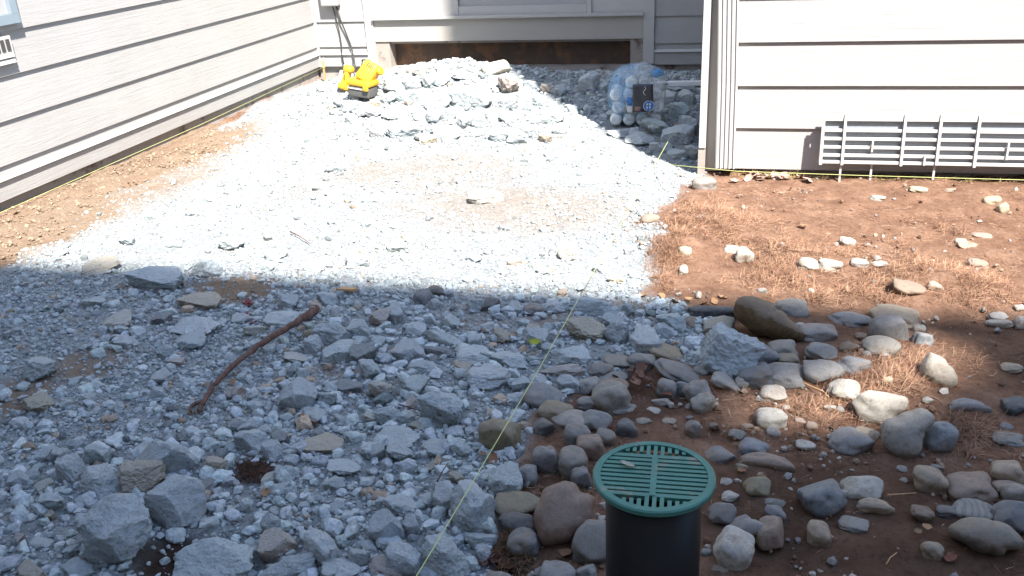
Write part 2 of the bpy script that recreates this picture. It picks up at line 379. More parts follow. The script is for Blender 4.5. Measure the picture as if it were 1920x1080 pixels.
# ------------------------------------------------------------------ the house
WL, WB, WR = -3.08, 6.35, 3.95
house = empty('house', (0, WB, 0)); tag(house, 'white lap-sided house walls enclosing the rubble yard, with glass door', 'house')
house.location = (0, 0, 0)
LAP = .178; TOP = 5.0
def lap_wall(name, loc, rz, x0, x1, zs, zbot, depth, mat='siding', skirt=False, trims=()):
    w = MB().box((x0, .012, -.3), (x1, depth, TOP)).build(name, 'foundation', house)
    w.location = loc; w.rotation_euler.z = rz
    return w
def lap_boards(w, segs, z0, ztop, mat='siding'):
    for (a, b_) in segs:
        z = z0; protos = None
        while z < ztop:
            if protos is None:
                o = MB().prism([(-.021, 0), (.0115, 0), (.0115, LAP-.0006), (-.009, LAP-.0006)], a, b_).build('siding_board', mat, w); protos = o.data
            else: o = link('siding_board', protos, mat, w)
            o.location = (0, 0, z); z += LAP
# left wing (faces +X): local x runs along world Y
wl = lap_wall('left_wall', (WL, 0, 0), R(90), -1.5, WB, 0, 0, 5.0)
def skirted(w, segs, mat='siding'):
    for a, b_ in segs:
        MB().prism([(-.012, .1442), (.0115, .1442), (.0115, .1835), (-.008, .1835)], a, b_).build('starter_strip', mat, w)
        MB().prism([(-.034, .128), (.0115, .128), (.0115, .1438), (-.012, .1438)], a, b_).build('drip_ledge', 'trim', w)
        MB().prism([(-.020, .042), (.0115, .042), (.0115, .1276), (-.020, .1276)], a, b_).build('skirt_board', 'siding', w)
skirted(wl, [(-1.5, WB-.03)]); lap_boards(wl, [(-1.5, WB-.03)], .184, TOP)
# back wall (faces -Y)
wb = lap_wall('back_wall', (0, WB, 0), 0, WL-.5, .6, 0, 0, 1.0)
wb.data = MB().box((WL+.0, .012, -.3), (-2.60, 1.0, TOP)).box((-2.60, .35, -.3), (-.66, 1.0, .215)).box((-2.60, .012, .2155), (-.66, 1.0, TOP)).box((-.66, .012, -.3), (.6, 1.0, TOP)).build('tmp', 'foundation').data
bpy.data.objects.remove(bpy.data.objects['tmp'])
segsL = [(WL+.034, -2.665)]; segsR = [(-.585, -.13)]
for sg in segsL+segsR:
    skirted(wb, [sg]); lap_boards(wb, [sg], .174+.01, TOP, 'siding_back')
MB().box((WL+.004, -.030, .04), (WL+.033, .011, TOP)).build('corner_trim', 'trim', wb)
# door set
dr = MB().box((-2.598, -.022, .217), (-.662, .011, .372)).build('door_kick_board', 'kick', wb)
MB().box((-2.664, -.030, .05), (-2.600, .011, TOP)).build('door_casing', 'trim', wb)
MB().box((-.660, -.030, .05), (-.587, .011, TOP)).build('door_casing', 'trim', wb)
door = MB().box((-2.598, -.018, .374), (-1.955, .011, 2.4)).build('sliding_door', 'trim', house); door.location = (0, WB, 0)
MB().box((-1.953, -.016, .374), (-1.047, .011, .450)).build('bottom_rail', 'trim', door)
MB().box((-1.953, .002, .4505), (-1.047, .009, 2.4)).build('glass_pane', 'glass', door)
MB().box((-1.045, -.020, .374), (-1.012, .011, 2.4)).build('door_stile', 'trim', door)
MB().box((-1.010, -.010, .374), (-.662, .011, 2.4)).build('fixed_panel', 'trim', door)
MB().box((-2.6, -.055, .3725), (-.66, -.024, .392)).build('door_sill', 'trim', door)
# recess under the door
rc = MB().box((-2.495, .10, -.2), (-.75, .34, .2145)).build('recess_beam', 'recess', house); rc.location = (0, WB, 0)
MB().box((-2.599, -.012, -.25), (-2.497, .34, .2145)).build('recess_post', 'postwood', rc)
MB().box((-.748, -.012, -.25), (-.662, .34, .2145)).build('recess_post', 'postwood', rc)
MB().box((-2.496, .012, .197), (-.749, .099, .2147)).build('recess_lintel', 'postwood', rc)
MB().box((-2.496, .0, -.2), (-.749, .099, .028)).build('recess_footing', 'foundation', rc)
# right wing
wr = lap_wall('right_wall', (0, WR, 0), 0, -.132, 6, 0, 0, 2.40)
lap_boards(wr, [(-.030, 6)], .016, TOP)
MB().box((-.162, -.088, .122), (-.1345, 2.38, TOP)).build('corner_board', 'trim', wr)
MB().box((-.164, -.082, -.2), (-.1345, 2.38, .1205)).build('corner_footing', 'postwood', wr)
MB().box((-.1330, -.008, .0), (-.031, .0115, TOP)).build('corner_infill', 'trim', wr)
# downspout: fluted box
prof = []
def spout(y_front, xa, xb):
    ps = [(xa, .0), (xb, .0), (xb, y_front+.004), (xb-.005, y_front)]
    k = 4; w_ = (xb-xa-.01)/k
    for i in range(k):
        x = xb-.005-i*w_
        ps += [(x-w_*.12, y_front), (x-w_*.22, y_front+.007), (x-w_*.78, y_front+.007), (x-w_*.88, y_front)]
    ps += [(xa+.005, y_front), (xa, y_front+.004)]
    return ps
ps = spout(-.068, -.113, -.031)
mb = MB(); k = len(ps)
lean = [(0.010, .03), (.004, .4), (-.012, .9), (-.012, TOP)]
for dx, z in lean: mb.v += [(x+dx+.012, y-.012, z) for x, y in ps]
for i in range(len(lean)-1): mb.f += [(i*k+j, i*k+(j+1) % k, (i+1)*k+(j+1) % k, (i+1)*k+j) for j in range(k)]
mb.f += [tuple(range(k)), tuple(range((len(lean)-1)*k, len(lean)*k))[::-1]]
sp = mb.build('downspout', 'downspout', house); sp.location = (0, WR, 0)
MB().box((-.135, -.074, 1.60), (-.016, -.0125, 1.63)).build('downspout_strap', 'downspout', sp)
# utility box and cables on the back wall
ub = MB().box((-2.965, -.085, .478), (-2.835, -.024, .80)).build('utility_box', 'greybox', house, bevel=.008); ub.location = (0, WB, 0)
MB().tube([(-2.892, -.045, .479), (-2.885, -.035, .42), (-2.868, -.034, .30), (-2.862, -.036, .20), (-2.862, -.046, .13), (-2.86, -.04, .06)], .0042, 6).build('cable', 'black', ub, True)
MB().tube([(-2.862, -.045, .479), (-2.845, -.04, .38), (-2.82, -.036, .30), (-2.79, -.036, .20), (-2.77, -.05, .13), (-2.755, -.08, .07), (-2.70, -.2, .06), (-2.66, -.42, .10)], .0055, 6).build('cable', 'black', ub, True)
# window corner and small vent on the left wing
wf = MB().box((2.55, -.045, .745), (3.435, -.0215, .785)).box((3.395, -.044, .7855), (3.435, -.0215, 1.9)).box((2.55, -.044, .7855), (2.59, -.0215, 1.9)).box((2.5905, -.044, 1.86), (3.3945, -.0215, 1.9)).build('window_frame', 'windowframe', wl)
MB().box((2.591, -.028, .786), (3.394, -.0218, 1.859)).build('window_pane', 'glass', wf)
vt = MB().box((3.06, -.034, .585), (3.365, -.0215, .70)).build('wall_vent', 'trim', wl, bevel=.004)
for i in range(9): MB().box((3.08+i*.031, -.0385, .64), (3.099+i*.031, -.0342, .688)).build('vent_slot', 'darkslot', vt)
for i in range(2): MB().prism([(-.044, .590+i*.024), (-.0343, .590+i*.024), (-.0343, .608+i*.024), (-.038, .608+i*.024)], 3.072, 3.353).build('vent_louvre', 'trim', vt)
# outlet low on the back wall, left of the door
MB().box((-3.03, -.0235, .045), (-3.018, -.0203, .124)).build('pipe_stub', 'greybox', wb)

# white slatted rack on the right wing
rk = empty('slatted_rack', (.33, WR-.03, .0)); tag(rk, 'white slatted plastic rack leaning on the siding beside the downspout', 'rack')
def lean_y(z): return -.046 - (.27-z)*.12
XE = 1.32
zs_ = [.236, .199, .165, .131, .098]
for i, z in enumerate([.243]+zs_[1:]+[.070]):
    hgt = .027 if i == 0 else .0125
    y = lean_y(z)
    MB().prism([(y-.006, z), (y+.010, z+.003), (y+.010, z+hgt-.002), (y-.006, z+hgt)], .012, XE).build('slat', 'rack', rk)
MB().prism([(lean_y(.066)+.0125, .066), (lean_y(.066)+.0165, .066), (lean_y(.27)+.0165, .266), (lean_y(.27)+.0125, .266)], .012, XE).build('screen', 'screen', rk)  # grey sheet added as painted shade behind the slats
rx = [0.0, .085, .312, .445, .585, .80, 1.02, 1.25]
for i, x in enumerate(rx):
    zb = .066 if i % 2 == 0 or i > 4 else (.066 if i == 1 else .072)
    w_ = .010 if i else .0115
    mb = MB(); a = lean_y(.272)-.014; c_ = lean_y(zb)-.014
    mb.add([(x, a, .272), (x+w_, a, .272), (x+w_, a+.012, .272), (x, a+.012, .272), (x, c_, zb), (x+w_, c_, zb), (x+w_, c_+.03 if i else c_+.045, zb), (x, c_+.03 if i else c_+.045, zb)],
           [(0, 1, 2, 3), (7, 6, 5, 4), (4, 5, 1, 0), (5, 6, 2, 1), (6, 7, 3, 2), (7, 4, 0, 3)])
    mb.build('rib', 'rack', rk)
for x, za, zb in [(.198, .12, .168), (.40, .11, .07), (.70, .165, .098)]:
    y = lean_y((za+zb)/2)-.016; lo, hi = min(za, zb), max(za, zb)
    MB().box((x, y, lo), (x+.007, y+.008, hi)).build('broken_rib', 'rack', rk)
for x in (.085, .205, .445, .79, 1.1):
    y = lean_y(.06)+.012; MB().box((x, y, -.05), (x+.008, y+.008, .0655)).build('leg', 'rack', rk)

# unseen building added behind the viewer: eave shades foreground, roof gap lets sun through
nb = empty('neighbouring_house', (0, -1.3, 0)); tag(nb, 'pale house with an overhanging flat roof, behind the viewer', 'house')
k52 = 1/math.tan(SUN_EL); EZ = 5.2; dXe = EZ*k52*SH.x; dYe = -EZ*k52*SH.y
def par(o): o.parent = nb; o.location = (0, 1.3, 0); return o
par(MB().box((-8, -7, -.3), (9, -1.3, EZ-.02)).build('wall', 'farwall'))
e_y = 2.535-dYe
patch = [gz(*p) for p in [(1375, 772), (1440, 748), (1530, 735), (1600, 712), (1700, 660), (1790, 676), (1800, 715), (1720, 742), (1690, 768), (1580, 800), (1480, 812), (1400, 806)]]
pcx, pcy = np.mean(patch, 0); patch = [(pcx+(a-pcx)*1.2, pcy+(b_-pcy)*1.45) for a, b_ in patch]
pxs = [p[0] for p in patch]; xa, xb = min(pxs), max(pxs); STR = 12; wS = (xb-xa)/STR
par(MB().box((-8, -7, EZ), (xa+dXe-.0005, e_y, EZ+.05)).build('roof_panel', 'roofing'))
par(MB().box((xb+dXe+.0005, -7, EZ), (9, e_y, EZ+.05)).build('roof_panel', 'roofing'))
for i in range(STR):  # strips stop short, leaving a made-up gap that throws the sun patch
    xm = xa+(i+.5)*wS; ys = []
    for j in range(len(patch)):
        (x1, y1), (x2, y2) = patch[j], patch[(j+1) % len(patch)]
        if (x1-xm)*(x2-xm) < 0: ys.append(y1+(y2-y1)*(xm-x1)/(x2-x1))
    lo, hi = min(ys), max(ys)
    a, b_ = xa+i*wS+dXe+.0005, xa+(i+1)*wS+dXe-.0005
    par(MB().box((a, -7, EZ), (b_, lo-dYe, EZ+.05)).build('roof_board', 'roofing'))
    par(MB().box((a, hi-dYe, EZ), (b_, e_y, EZ+.05)).build('roof_board', 'roofing'))

fc = empty('board_fence', (3.4, -1.2, 0)); tag(fc, 'tall weathered board fence closing the yard on the right, out of view', 'fence')  # unseen fence added to cut skylight over the near right soil
fb = None
for i in range(32):
    o = MB().box((0, 0, -.1), (.02, .148, 1.85)).build('board', 'postwood', fc) if fb is None else link('board', fb, 'postwood', fc); fb = o.data; o.location = (0, i*.152, 0)  # boards of the added unseen fence
for zz_ in (.3, 1.5): MB().box((.0205, 0, zz_), (.06, 4.86, zz_+.09)).build('rail', 'postwood', fc)

# ------------------------------------------------------------------ stone meshes
def ico(sub):
    import bmesh
    bm = bmesh.new(); bmesh.ops.create_icosphere(bm, subdivisions=sub, radius=1)
    V = np.array([v.co[:] for v in bm.verts]); Fc = np.array([[v.index for v in f.verts] for f in bm.faces]); bm.free(); return V, Fc
ICO = {s: ico(s) for s in (1, 2, 3, 4, 5)}
def n3(V, sc, seed):
    return np.array([mnoise.noise(Vector((v[0]*sc+seed*3.1, v[1]*sc-seed*1.7, v[2]*sc+seed*.9))) for v in V])
def cobble_mesh(seed, sub=4):
    V, Fc = ICO[sub]; r = np.random.default_rng(seed)
    e = r.uniform(2.0, 3.4); rad = 1/((np.abs(V)**e).sum(1)**(1/e)); P = V*rad[:, None]
    P = P*(1+.30*n3(V, .95, seed)+.11*n3(V, 2.2, seed+5)+.03*n3(V, 6, seed+9)+.012*n3(V, 13, seed+2))[:, None]
    if seed % 3 == 0:
        N_ = r.normal(size=(4, 3)); N_ /= np.linalg.norm(N_, axis=1)[:, None]
        for q_ in N_: dd = P@q_; P = P-np.maximum(dd-.72, 0)[:, None]*q_*.8
    ext = np.abs(P).max(0); P /= ext; me = bpy.data.meshes.new('cobble'); fast_mesh(me, P, Fc, 3); return me
def chunk_mesh(seed, sub=3, planes=13, rough=.05):
    V, Fc = ICO[sub]; r = np.random.default_rng(seed+1000)
    N = r.normal(size=(planes, 3)); N /= np.linalg.norm(N, axis=1)[:, None]; D = r.uniform(.62, 1.0, planes)
    N = np.concatenate([N, np.eye(3), -np.eye(3)]); D = np.concatenate([D, np.full(6, .95)])
    dots = V@N.T; rad = np.where(dots > .05, D/np.maximum(dots, .05), 9).min(1); P = V*rad[:, None]
    P = P*(1+rough*1.3*n3(P, 2.2, seed)+rough*n3(P, 5.5, seed+4)+rough*.6*n3(P, 12, seed+8)+rough*.35*n3(P, 25, seed+3))[:, None]
    ext = np.abs(P).max(0); P /= ext; me = bpy.data.meshes.new('chunk'); fast_mesh(me, P, Fc, 3, False)
    return me
COB = [cobble_mesh(i) for i in range(22)]; CHK = [chunk_mesh(i, 4, 9+i % 7, .06+.014*(i % 3)) for i in range(20)]
CHKB = [chunk_mesh(60+i, 5, 12+2*(i % 3), .075) for i in range(7)]
for me in COB: me.materials.append(M['cobble'])
for me in CHK+CHKB: me.materials.append(M['concrete'])
GROW = 1.1
occupied = []                                            # (x, y, radius) of what already lies on the ground
def jit(c, s=.08):
    k = 1+random.uniform(-s, s); return tuple(max(0, min(1, v*k*(1+random.uniform(-.02, .02)))) for v in c)
CC = dict(E2=(.56, .53, .46), G=(.235, .235, .23), D=(.10, .105, .11), W=(.27, .25, .225), B=(.195, .212, .232), T=(.37, .30, .215), P=(.30, .215, .165), L=(.44, .415, .37), O=(.24, .205, .13), N=(.16, .11, .075))
CNAME = dict(E2='cream', G='grey', D='dark grey', W='warm grey', B='blue-grey', T='tan', P='pinkish-brown', L='pale', O='olive-tan', N='brown', C='whitish', E='cream', K='dark')
CCON = dict(C=(.55, .617, .642), T=(.50, .43, .33), K=(.27, .28, .29), E=(.60, .58, .52), O=(.42, .38, .28), P=(.50, .43, .39))
def geom(px, py, w, h, sink, flat=.8, up=0.0):
    x, y, z = on_ground(px, py, 0)
    for _ in range(4):
        dist = proj([(x, y, z)])[0, 2]; s = dist/F
        a = w/2*s; hp = h/2*s
        e = math.atan2(CAMH-z, math.hypot(x, y)); b_ = flat*a
        if b_*math.sin(e) < hp*.92:
            c_ = math.sqrt(hp*hp-(b_*math.sin(e))**2)/math.cos(e)
            if c_ > 1.15*a: c_ = b_ = hp
        else: b_ = c_ = hp
        c_ = max(c_, .28*a)
        lift = c_*sink+up
        x, y, z = on_ground(px, py, lift)
    return x, y, z, a, b_, c_, lift
def put(name, mesh, px, py, w, h, color, rot=0, sink=.62, yaw=None, flat=.8, up=0.0):
    x, y, z, a, b_, c_, lift = geom(px, py, w, h, sink, flat, up)
    o = bpy.data.objects.new(name, mesh); COL.objects.link(o); o.location = (x, y, z+lift)
    o.scale = (a*GROW, b_*GROW, c_*GROW); o.color = (*color, 1)
    o.rotation_euler = (0, -R(rot), random.uniform(-.25, .25) if yaw is None else yaw)
    occupied.append((x, y, max(a, b_)*.95)); return o

# hand-shaped stones: outline in the plane facing the viewer, with real depth
def outline_stone(name, pts, depth, color, mat, label, cat='stone', rough=.03, flatp=2.2, sub=4, seed=1, sink=.0, cuts=None, tilt=1.0):
    pts = np.array(pts, float); cx, cy = (pts.max(0)+pts.min(0))/2
    bx, by, bz = on_ground(cx, pts[:, 1].max()-6)
    dist = proj([(bx, by, bz)])[0, 2]; s = dist/F
    # centre: above the ground contact
    half = (pts[:, 1].max()-cy)*s
    e = math.atan2(CAMH, math.hypot(bx, by))*tilt
    cen = Vector((bx, by+half*math.sin(e)*.9, bz+half*math.cos(e)*.92-sink))
    for _ in range(3):
        pr = proj([cen[:]])[0]; cen.x += (cx-pr[0])*s; cen.z += (pr[1]-cy)*s*.9
    loc = (pts-[cx, cy])*s; loc[:, 1] *= -1
    ang = np.arctan2(loc[:, 1], loc[:, 0]); o_ = np.argsort(ang); ang = ang[o_]; rr = np.hypot(loc[:, 0], loc[:, 1])[o_]
    V, Fc = ICO[sub]; th = np.arctan2(V[:, 2], V[:, 0]); cph = np.sqrt(V[:, 0]**2+V[:, 2]**2)
    ra = np.interp(th, np.concatenate([ang-2*np.pi, ang, ang+2*np.pi]), np.tile(rr, 3))
    q = cph**(2/flatp) if flatp != 2 else cph
    P = np.stack([ra*q*np.cos(th), np.sign(V[:, 1])*np.abs(V[:, 1])**(2/flatp)*depth*.5, ra*q*np.sin(th)], 1)
    sc = 1/max(.01, rr.mean())
    if cuts:                                   # broken faces: slice the lump with planes
        rc_ = np.random.default_rng(seed); rm_ = rr.mean()
        for _ in range(cuts):
            q_ = rc_.normal(size=3); q_[1] = -abs(q_[1])-.25; q_ /= np.linalg.norm(q_)
            sup = np.percentile(P@q_, 100); dd = P@q_; P = P-np.maximum(dd-sup*rc_.uniform(.62, .84), 0)[:, None]*q_*.97
        P = P*(1+rough*.55*n3(P*sc, 6, seed+11)+rough*.4*n3(P*sc, 13, seed+12)+rough*.3*n3(P*sc, 26, seed+13))[:, None]
    nz = rough*(n3(P*sc, 1.3, seed)+.5*n3(P*sc, 3.5, seed+3)+.25*n3(P*sc, 9, seed+6)); P = P*(1+nz*2)[:, None]
    ca, sa = math.cos(-e), math.sin(-e)       # tilt so that the face looks up at the viewer
    y_, z_ = P[:, 1].copy(), P[:, 2].copy(); P[:, 1] = y_*ca - z_*sa; P[:, 2] = y_*sa + z_*ca
    me = bpy.data.meshes.new(name); fast_mesh(me, P, Fc, 3, not cuts); o = link(name, me, mat); o.location = cen; o.color = (*color, 1)
    occupied.append((cen.x, cen.y, rr.max()*.8)); tag(o, label, cat); return o

outline_stone('boulder', [(1375, 590), (1372, 572), (1382, 560), (1400, 557), (1425, 562), (1455, 580), (1478, 598), (1500, 618), (1508, 632), (1480, 636), (1440, 632), (1405, 615), (1385, 602)], .13, (.15, .098, .05), 'cobble', 'large mossy brown wedge-shaped boulder at the edge of the shade', rough=.05, seed=3)
outline_stone('cobble', [(1655, 815), (1657, 795), (1680, 785), (1705, 770), (1725, 762), (1742, 768), (1747, 785), (1740, 798), (1730, 805), (1727, 825), (1722, 850), (1705, 862), (1680, 855), (1662, 838)], .075, (.33, .315, .285), 'cobble', 'heart-shaped pale grey stone leaning beside a blue-grey cobble', rough=.03, seed=5)
outline_stone('stone_block', [(1010, 950), (1015, 925), (1035, 915), (1050, 905), (1072, 908), (1082, 925), (1112, 928), (1116, 950), (1113, 985), (1085, 1005), (1050, 1022), (1020, 1028), (1010, 1000)], .10, (.215, .14, .105), 'cobble', 'angular red-brown stone block beside the drain pipe', rough=.045, seed=8, flatp=2.7)
outline_stone('flat_stone', [(1782, 1000), (1800, 985), (1835, 973), (1860, 976), (1895, 990), (1910, 1008), (1908, 1022), (1880, 1025), (1872, 1040), (1850, 1035), (1815, 1022), (1788, 1012)], .10, (.225, .20, .165), 'cobble', 'flat brown-grey stone slab with a notched front edge', rough=.03, seed=11, flatp=2.6)
outline_stone('pointed_stone', [(1728, 690), (1735, 672), (1744, 662), (1755, 666), (1775, 682), (1788, 700), (1792, 718), (1775, 726), (1745, 715), (1730, 705)], .075, (.37, .335, .28), 'cobble', 'pointed pale stone standing in the dry grass', rough=.035, seed=13, flatp=2.5)


CB = (.62, .69, .72)
outline_stone('concrete_chunk', [(222, 875), (240, 852), (280, 835), (312, 831), (350, 838), (370, 858), (367, 878), (345, 890), (310, 896), (260, 902)], .13, CB, 'concrete', 'broad flat concrete slab on the shaded rubble behind two big chunks', 'concrete chunk', rough=.05, seed=21, flatp=2.6, sub=5, cuts=9, tilt=1.3)
outline_stone('concrete_chunk', [(275, 922), (295, 900), (325, 890), (355, 895), (377, 920), (385, 950), (375, 970), (347, 988), (295, 996), (272, 982), (269, 950)], .10, CB, 'concrete', 'largest rounded concrete boulder beside the broad slab', 'concrete chunk', rough=.055, seed=23, flatp=2.3, sub=5, cuts=9)
outline_stone('concrete_chunk', [(140, 1035), (147, 960), (160, 942), (200, 930), (225, 930), (262, 950), (271, 980), (267, 1022), (250, 1040), (222, 1055), (200, 1070), (178, 1060), (150, 1050)], .11, CB, 'concrete', 'tall upright concrete block with ridged faces in the shaded rubble', 'concrete chunk', rough=.075, seed=27, flatp=2.5, sub=5, cuts=9)
outline_stone('concrete_chunk', [(842, 972), (850, 910), (870, 898), (900, 920), (922, 928), (927, 972), (917, 1000), (855, 1002)], .085, CB, 'concrete', 'square concrete block under the yellow string line', 'concrete chunk', rough=.06, seed=29, flatp=3.0, sub=5, cuts=9)
outline_stone('concrete_chunk', [(512, 752), (525, 735), (550, 705), (575, 712), (595, 738), (580, 765), (550, 778), (530, 765)], .075, CB, 'concrete', 'blocky concrete boulder just below the root', 'concrete chunk', rough=.055, seed=31, flatp=2.6, sub=5, cuts=9)

# river cobbles: pixel centre, size, colour, rotation
COBS = [(1158,678,48,22,'W',0),(1203,680,46,34,'G',0),(1127,695,42,26,'G',0),(1147,708,50,22,'G',0),(1102,724,46,30,'G',8),(1150,724,52,26,'P',0),(1150,750,74,58,'W',0),(1103,757,38,26,'G',0),
 (1017,745,72,44,'B',-6),(1041,772,56,36,'O',-6),(1068,788,64,34,'W',8),(1115,792,54,40,'G',-10),(1019,801,40,30,'D',0),(1082,824,46,46,'G',0),(1107,842,50,48,'P',0),(1132,822,38,34,'W',-20),(1028,867,58,56,'G',0),(1074,872,48,54,'W',0),
 (989,891,40,34,'G',0),(935,818,66,64,'O',0),(1092,896,38,40,'G',0),(1170,767,40,20,'G',0),(1175,806,36,34,'D',0),(967,945,86,48,'O',0),(970,985,76,40,'D',0),(1113,1022,66,82,'W',0),(985,1024,62,52,'G',0),(1045,1076,66,46,'G',0),(1100,1080,36,36,'G',0),(937,1086,56,26,'W',0),
 (1292,607,25,25,'T',0),(1273,699,82,38,'G',-22),(1249,728,33,36,'G',0),(1281,728,29,28,'B',0),(1307,735,48,38,'G',0),(1315,698,28,20,'G',0),(1360,718,54,28,'L',-30),(1392,717,24,26,'L',-25),(1417,706,62,44,'B',8),(1378,637,52,26,'O',-12),(1433,668,54,36,'B',-25),(1465,657,50,36,'W',8),(1250,663,64,30,'O',-20),
 (1335,586,88,26,'D',0),(1485,581,64,40,'G',-8),(1535,626,68,40,'W',0),(1593,598,74,34,'G',-6),(1680,594,86,42,'T',-8),(1672,622,74,62,'G',0),(1723,619,24,20,'G',0),(1729,640,36,36,'B',-35),(1652,650,64,38,'W',-6),(1593,653,38,24,'N',0),(1540,661,58,34,'G',-12),(1600,685,56,42,'B',-10),(1538,697,80,46,'G',-4),
 (1478,676,38,24,'O',0),(1473,700,66,36,'W',-6),(1474,716,62,26,'G',0),(1583,734,56,44,'L',-8),(1648,759,92,66,'L',-6),(1762,823,58,60,'B',0),(1597,828,76,50,'G',-8),(1622,815,46,24,'T',-10),(1817,764,68,28,'G',0),(1900,762,52,36,'D',0),(1887,802,24,18,'B',0),(1890,822,52,24,'G',0),
 (1743,903,60,50,'T',0),(1817,913,86,52,'P',4),(1889,887,56,44,'T',12),(1886,914,42,22,'P',8),(1824,958,72,38,'G',8),(1898,974,74,66,'B',0),(1908,928,54,42,'W',0),(1748,1033,40,36,'T',-10),(1542,935,82,62,'B',0),(1614,918,76,48,'L',8),(1640,950,64,26,'T',-3),(1601,984,52,28,'G',0),(1535,1004,44,48,'T',0),
 (1413,842,48,34,'B',-10),(1437,869,88,30,'P',4),(1419,916,46,38,'O',0),(1350,856,54,34,'G',0),(1451,944,36,16,'G',0),(1453,967,36,32,'B',0),(1352,967,48,42,'G',0),(1398,996,56,50,'G',-10),(1443,1003,48,54,'P',0),(1375,1035,66,74,'L',-25),(1445,788,52,36,'L',0),(1449,811,26,20,'G',0),(1317,757,44,34,'L',20),(1301,806,30,30,'W',0),(1448,740,46,32,'L',0),
 (1896,690,34,18,'T',0),(1870,593,36,16,'G',0),(1874,607,48,16,'G',0),(1913,607,22,28,'G',0),(1556,497,46,28,'L',0),(1514,497,38,26,'L',-8),(1395,480,32,32,'L',0),(1371,469,26,20,'L',0),(1284,471,28,18,'T',-12),(1281,508,18,22,'W',0),(1590,454,30,18,'L',-15),(1721,355,32,12,'T',0),(1646,371,28,13,'L',0),(1860,377,32,18,'T',6),(1880,392,22,24,'T',0),
 (1841,442,36,11,'P',-3),(1802,454,22,14,'L',0),(1816,461,38,13,'P',-12),(1781,356,20,8,'P',6),(1700,540,66,30,'N',-14),(1753,538,28,18,'P',-15),(1611,495,32,18,'W',0),(1652,495,32,13,'L',0),(1320,348,44,29,'W',3),(1431,546,22,13,'W',0),(1521,546,13,11,'L',0),(1834,495,36,18,'P',-12),(1219,411,34,18,'P',0),(1911,577,18,12,'L',0),(1309,555,12,16,'L',0),
 (917,573,38,28,'D',0),(795,560,30,36,'B',20),(817,549,34,24,'D',0),(581,627,27,17,'T',10),(929,128,54,26,'E2',4),(712,930,32,18,'P',0),(1003,582,38,22,'G',0),(1335,760,22,14,'T',0),(1240,755,34,14,'W',0),(1225,770,26,14,'L',0),(1210,790,30,14,'W',0),(1255,790,24,12,'T',0),(1340,800,20,14,'N',0),(1380,815,30,18,'W',0),(1400,800,22,14,'P',0),(1520,800,24,20,'P',-20),(1500,790,20,12,'P',0),(1510,835,34,16,'L',0),(1390,878,24,20,'O',0),(1360,905,22,16,'L',0),(1370,930,30,18,'L',0),
 (1665,715,16,18,'T',0),(1740,750,20,12,'L',0),(1560,765,30,10,'L',0),(1475,765,14,10,'L',0),(1350,1065,34,20,'N',0),(1325,1040,20,20,'G',0),(1690,880,20,14,'W',0),(1760,878,28,12,'W',-10),(1830,935,16,12,'W',0),(1730,965,44,30,'N',-15),(1775,960,36,24,'D',0),(1560,820,18,10,'W',0),(1910,690,16,12,'W',0),(1615,630,22,12,'N',0),(1500,612,20,14,'L',0),(1660,668,14,12,'L',0),(1625,665,18,16,'B',0),(1617,658,16,12,'P',0)]
SPECIAL = {(1648,759):'large pale round stone in the patch of light in the dry grass',(1762,823):'angular blue-grey stone standing next to the heart-shaped stone',(935,818):'big olive-tan round stone lying under the yellow string line',(929,128):'cream oblong river stone on top of the rubble heap',
 (1824,958):'dark-veined striped grey cobble behind the flat slab stone',(1542,935):'large pitted blue-grey cobble touching a pale cobble',(1320,348):'round grey cobble at the foot of the downspout',(1817,913):'wide pinkish oval cobble on the dark soil',(1375,1035):'speckled pale oval cobble tilted on edge beside the pipe',(1672,622):'large stained grey boulder in front of the tan one',
 (1680,594):'wide tan boulder catching the sun behind the grey boulder',(1292,607):'small tan round cobble perched on concrete',(1640,950):'slender tan oblong pebble on the dark soil',(1700,540):'brown wedge-shaped stone in the tufts of dry grass',(1413,842):'half-buried smooth blue-grey pebble',(1437,869):'long flat pinkish-brown stone shard on the soil',(967,945):'long olive-tan cobble resting on a dark one',(1273,699):'long grey finger-shaped cobble in the cobble pile',(1219,411):'pinkish pebble on the sunlit rubble edge',(581,627):'small tan pebble beside the end of the root',(1335,586):'dark flat stone slab beside the mossy boulder',(1150,750):'largest warm grey cobble in the cobble pile',(1017,745):'large dark blue-grey cobble beside the string line'}
